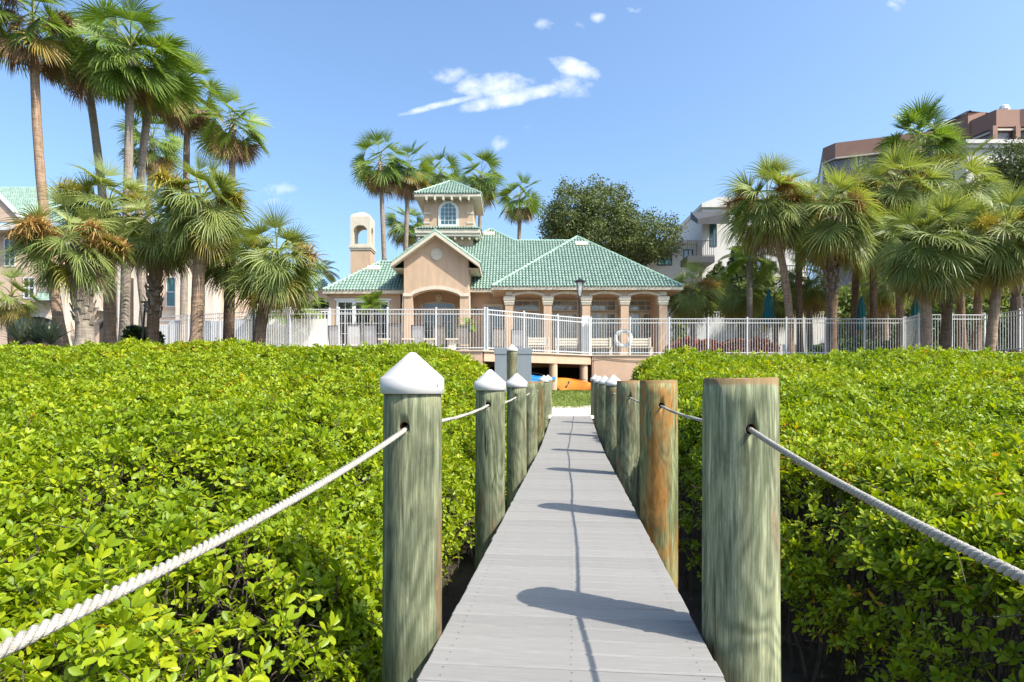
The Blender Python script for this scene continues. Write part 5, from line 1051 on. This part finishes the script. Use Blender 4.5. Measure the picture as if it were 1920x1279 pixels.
# ------------------------------------------------------------------ terrace furniture
M['sling'] = mat('sling_fabric', (.40,.40,.41), (.50,.50,.51), .8, 20); M['sling_dark'] = mat('sling_dark', (.20,.175,.155), (.27,.24,.215), .8, 20); M['bronze'] = mat('bronze_frame', (.05,.043,.038), (.075,.066,.058), .5, 6, metal=.3)
M['teal'] = mat('teal_canvas', (.006,.085,.095), (.010,.125,.135), .85, 5, bump=.2); M['orange'] = mat('orange_plastic', (.62,.17,.02), (.72,.24,.03), .42, 2.5); M['blue'] = mat('blue_plastic', (.02,.16,.52), (.03,.24,.66), .4, 2.5); M['red'] = mat('red_plastic', (.45,.05,.02), (.5,.07,.03), .45, 3)
def lounger(px, Y, dark, label, rz=0.0, back=1.0):
    t = thing('sun_lounger', label, 'lounger', (X_(px, Y), Y, ZP), rz, group='loungers on the terrace'); f = M['bronze']; s = M['sling_dark'] if dark else M['sling']
    for sx in (-.3, .3):
        MB().box(sx-.02, sx+.02, -1.35, .25, .30, .35).build('side_rail', f, t)
        MB().tube([(sx, .22, .33), (sx, .34, .75), (sx*.96, .44, 1.22*back)], .022, 6).build('back_post', f, t)
        for yy in (-1.2, .15): MB().box(sx-.02, sx+.02, yy-.02, yy+.02, 0, .299).build('leg', f, t)
    MB().box(-.278, .278, -1.33, .22, .33, .345).build('seat_sling', s, t)
    b = MB(); n = 6
    for k in range(n): pass
    q = [(0, .235, .40), (0, .335, .76), (0, .425, 1.20*back)]
    b.add([(-.278, q[0][1], q[0][2]), (.278, q[0][1], q[0][2]), (.278, q[1][1], q[1][2]), (-.278, q[1][1], q[1][2]), (.268, q[2][1], q[2][2]), (-.268, q[2][1], q[2][2])], [(0,1,2,3),(3,2,4,5)]); b.build('back_sling', s, t)
    MB().tube([(-.29, .44, 1.22*back), (.29, .44, 1.22*back)], .022, 6).build('top_rail', f, t); MB().box(-.278, .278, -1.36, -1.32, .30, .34).build('front_rail', f, t)
LN = [(634, 0, 'pale'), (666, 0, 'pale'), (700, 0, 'pale'), (745, 1, 'dark'), (788, 0, 'pale'), (826, 1, 'dark'), (868, 1, 'dark'), (934, 1, 'dark'), (972, 0, 'pale')]
LB = ['pale sling lounger nearest the outer corner of the window wing', 'pale sling lounger in front of the middle of the wide white window', 'pale sling lounger in front of the potted feather palm', 'dark sling lounger between the window and the entrance pillar', 'pale lounger just in front of the entrance arch pillar',
      'dark sling lounger before the middle of the entrance door', 'dark sling lounger beside the potted leafy palm', 'dark lounger in front of the first loggia column', 'pale lounger in front of the first loggia door']
for k, (px, dk, _) in enumerate(LN): lounger(px, 27.4 if px < 900 else 28.6, dk, LB[k], rz=math.pi+rnd.uniform(-.2, .2), back=rnd.uniform(.93, 1.08))
def side_table(px, Y, label):
    t = thing('side_table', label, 'table', (X_(px, Y), Y, ZP), group='terrace side tables'); MB().box(-.27, .27, -.27, .27, .60, .66).build('table_top', M['cream'], t); MB().vprism([(-.16, -.16), (.16, -.16), (.16, .16), (-.16, .16)], 0, .599).build('pedestal', M['cream'], t)
for px, lb in ((722, 'cream pedestal table between the palm-side lounger and a dark one'), (766, 'cream pedestal table at the left entrance pillar'.replace('left ', 'window-side ')), (806, 'cream pedestal table in front of the entrance door'), (848, 'cream pedestal table between two dark loungers')): side_table(px, 27.2, lb)
def bench(px, Y, w, label, m='white'):
    t = thing('bench', label, 'bench', (X_(px, Y), Y, ZP), group='terrace benches'); 
    for k in range(4): MB().box(-w/2, w/2, -.22+.11*k, -.22+.11*k+.09, .42, .45).build('seat_slat', M[m], t)
    for k in range(3): MB().box(-w/2, w/2, .24, .27, .55+.13*k, .65+.13*k).build('back_slat', M[m], t)
    for sx in (-1, 1):
        for yy in (-.18, .22): MB().box(sx*(w/2-.06)-.03, sx*(w/2-.06)+.03, yy-.03, yy+.03, 0, .419 if yy < 0 else .95).build('leg', M[m], t)
bench(1010, 29.2, 1.1, 'cream slatted bench in front of the second loggia column', 'cream'); bench(1065, 29.6, 1.3, 'cream slatted bench behind the tall black lamp post', 'cream'); bench(1125, 29.6, 1.2, 'cream slatted bench beside the white life ring', 'cream'); bench(1200, 29.6, 1.2, 'cream slatted bench under the last loggia arches', 'cream')
for px, Y, lb in ((1352, 33, 'white lounge seat behind the red hedge, beside the slender palm'), (1392, 33, 'white lounge seat behind the middle of the red hedge'), (1438, 34, 'white lounge seat under the first teal umbrella'), (1665, 33, 'white seat beside the railing corner'), (1490, 34, 'white seat by the leaning sabal trunk')): bench(px, Y, 1.15, lb)
def umbrella(px, Y, ptop, label):
    x = X_(px, Y); zt = z_(ptop, Y); t = thing('closed_umbrella', label, 'umbrella', (x, Y, ZP), group='closed teal umbrellas'); H_ = zt-ZP
    MB().lathe([(.32, 0), (.32, .06), (.06, .10)], n=16).build('base', M['black'], t); MB().tube([(0, 0, .08), (0, 0, H_)], .022, 8).build('pole', M['black'], t)
    mod = lambda a, k: 1+.20*math.cos(8*a+k*.15)
    MB().lathe([(.27, H_-1.75), (.25, H_-1.35), (.17, H_-.95), (.19, H_-.75), (.12, H_-.35), (.05, H_-.05), (.01, H_)], n=48, mod=mod).build('canopy', M['teal'], t, smooth=True)
umbrella(1441, 31.5, 543, 'closed teal umbrella by the leaning sabal trunk'); umbrella(1615, 32, 556, 'closed teal umbrella behind the thick rough sabal trunk'); umbrella(1717, 31, 553, 'closed teal umbrella beside the railing corner')
# life ring
x, Y = X_(1169, 28.5), 28.5; t = thing('life_ring', 'white life ring hung on the railing before the last loggia door', 'life ring', (x, Y, ZP+.78)); mb = MB(); R1, r1_ = .36, .085; vs = []; fs = []
for i in range(32):
    for j in range(10): a, b = 2*math.pi*i/32, 2*math.pi*j/10; vs.append(((R1+r1_*math.cos(b))*math.cos(a), r1_*.7*math.sin(b), (R1+r1_*math.cos(b))*math.sin(a))); fs.append((i*10+j, ((i+1) % 32)*10+j, ((i+1) % 32)*10+(j+1) % 10, i*10+(j+1) % 10))
mb.add(vs, fs).build('ring', M['white'], t, smooth=True)
for k in range(4): a = math.pi/4+k*math.pi/2; MB().box(-.05, .05, -.07, .07, -.10, .10).build('band', M['sling'], t, loc=(R1*math.cos(a), 0, R1*math.sin(a))).rotation_euler = (0, -a+math.pi/2, 0)
# lamp posts
def lamp_post(px, Y, ptop, label, zb):
    x = X_(px, Y); t = thing('lamp_post', label, 'lamp post', (x, Y, zb), group='black lamp posts'); H_ = z_(ptop, Y)-zb
    MB().lathe([(.20, 0), (.20, .10), (.14, .25), (.10, .55), (.055, .62), (.05, H_-.95), (.07, H_-.93), (.05, H_-.86)], n=14).build('post', M['black'], t)
    for k in range(4): a = k*math.pi/2+.785; MB().tube([(.04*math.cos(a), .04*math.sin(a), H_-.9), (.16*math.cos(a), .16*math.sin(a), H_-.55), (.18*math.cos(a), .18*math.sin(a), H_-.12)], .016, 5).build('frame_bar', M['black'], t)
    MB().lathe([(.05, H_-.80), (.13, H_-.50), (.15, H_-.14)], n=10).build('lamp_glass', M['clear'], t); MB().lathe([(.27, H_-.12), (.28, H_-.09), (.10, H_), (.02, H_+.06)], n=14).build('lamp_hood', M['black'], t)
lamp_post(1087, 28.9, 524, 'black lamp post with lantern head before the middle loggia column', ZP); lamp_post(476, 22.5, 520, 'black lamp post standing behind the low-leaning sabal', 2.4)
t = thing('signpost', 'leaning dark wooden signpost among dark shrubs', 'sign', (X_(264, 20.8), 20.8, 2.3)); MB().tube([(0, 0, 0), (.16, 0, 1.9)], .035, 6).build('post', M['bronze'], t); MB().box(.02, .34, -.02, .02, 1.86, 1.92).build('arm', M['bronze'], t)
# keypad pillar, gate posts, pale equipment boxes, vinyl screen
tag(MB().box(-.19, .19, -.13, .13, 0, 1.86).build('gate_box', M['white'], loc=(X_(1099, 28.5), 28.62, ZP)), 'tall white gate box beside the lamp post', 'gate box')
def vinyl(px0, px1, Y, pt, label, n):
    x0, x1 = X_(px0, Y), X_(px1, Y); t = thing('vinyl_screen', label, 'fence', (x0, Y, 2.7), group='white vinyl screens'); hgt = z_(pt, Y)-2.7; w = (x1-x0)/n
    for k in range(n+1): MB().box(k*w-.06, k*w+.06, -.06, .06, 0, hgt+.06).lathe([(.09, 0), (.09, .03), (.01, .10)], (k*w, 0, hgt+.06), 4).build('post', M['white'], t)
    for k in range(n):
        MB().box(k*w+.062, (k+1)*w-.062, -.025, .025, .05, hgt-.45).build('panel', M['white'], t); MB().box(k*w+.062, (k+1)*w-.062, -.03, .03, hgt-.06, hgt).build('rail', M['white'], t); MB().box(k*w+.062, (k+1)*w-.062, -.03, .03, hgt-.449, hgt-.40).build('rail', M['white'], t)
        m_ = int((w-.12)/.16)
        for j in range(1, m_): q = k*w+.06+(w-.12)*j/m_; MB().box(q-.03, q+.03, -.015, .015, hgt-.399, hgt-.061).build('picket', M['white'], t)
vinyl(470, 618, 30.5, 583, 'white vinyl screen with open picket top beside the window wing', 4)
vinyl(1290, 1550, 39, 584, 'white vinyl screen behind the pool garden palms', 7)
M['pale_box'] = mat('pale_metal', (.30,.325,.35), (.40,.43,.46), .5, 2)
for k, (px, w, ht) in enumerate(((305, .9, 1.5), (345, 1.0, 1.7), (405, 1.1, 1.7), (455, .8, 1.8))):
    t = thing('equipment_box', ['pale grey equipment box beside the dark rough trunk', 'pale grey equipment box left of the tan trunk'.replace('left of', 'between the rough and'), 'wide pale equipment box between tan and dark trunks', 'narrow tall pale equipment box by the black lamp post'][k], 'box', (X_(px, 29.5), 29.5, 2.8), group='pale equipment boxes')
    MB().box(-w/2, w/2, -.4, .4, 0, ht, bev=.03).build('cabinet', M['pale_box'], t); MB().box(-w/2+.06, w/2-.06, -.425, -.402, .1, ht-.15).build('door', M['pale_box'], t)
# grey cabinet with lid, pile in front of it
t = thing('storage_cabinet', 'grey upright storage cabinet behind a capped pile at the lawn', 'cabinet', (X_(962, 23), 23, float(T(X_(962, 23), 23))-.05)); zt = z_(652, 23)-t.location.z
MB().box(-.70, .70, 0, .6, 0, zt-.24).build('cabinet', M['grey_box'], t); MB().box(-.725, .725, -.025, .625, zt-.236, zt, bev=.02).build('lid', M['grey_box'], t)
pile(0, 0, .175, z_(657, 19.6), M['pile'], True, 'lone capped green pile standing in front of the grey cabinet', None, zb=-.6, xy=(X_(960, 19.6), 19.6), seed=77, bands=28)
# kayaks
def kayak(loc, rz, tilt, roll, hull, deck, label, L_=3.0):
    t = thing('kayak', label, 'kayak', loc, rz); t.rotation_euler = (roll, tilt, rz); n = 18; rings = []; m_ = 12
    for k in range(n+1):
        f = k/n*2-1; w = .38*(1-abs(f)**2.6)+.012; hgt = .30*(1-.25*abs(f)**2); lift = .16*abs(f)**3; vs = []
        for j in range(m_):
            a = 2*math.pi*j/m_; y = w*math.cos(a); z = math.sin(a); z = hgt*.36*z if z > 0 else hgt*.62*z
            if math.sin(a) > .4 and abs(f) < .5: z -= .10*(1-(f/.5)**2)
            vs.append((f*L_/2, y, z+lift+.19))
        rings.append(vs)
    V = [v for r in rings for v in r]; F1 = []; F2 = []
    for k in range(n):
        for j in range(m_):
            q = (k*m_+j, k*m_+(j+1) % m_, (k+1)*m_+(j+1) % m_, (k+1)*m_+j); (F2 if j < m_//2 else F1).append(q)
    MB().add(V, F1).build('hull', hull, t, smooth=True); MB().add(V, F2).build('deck', deck, t, smooth=True)
    MB().box(-.55, -.2, -.2, .2, .16, .215, bev=.02).build('seat', M['black'], t)
    for s in (-1, 1): MB().tube([(.2, s*.33, .30), (.45, s*.36, .33), (.7, s*.30, .30)], .012, 5).build('grab_line', M['black'], t)
kayak((2.78, 27.1, 1.22), math.radians(-33), math.radians(9), math.radians(48), M['orange'], M['orange'], 'orange kayak lying under the terrace edge beside the second round column', 2.5)
kayak((.56, 26.0, 1.50), math.radians(-10), math.radians(8), math.radians(24), M['white'], M['blue'], 'blue kayak with white hull beside the grey cabinet and the first round column', 2.6)
kayak((2.9, 28.9, 1.30), math.radians(-14), math.radians(3), 0, M['red'], M['red'], 'red kayak lying behind the orange one under the terrace', 2.6)
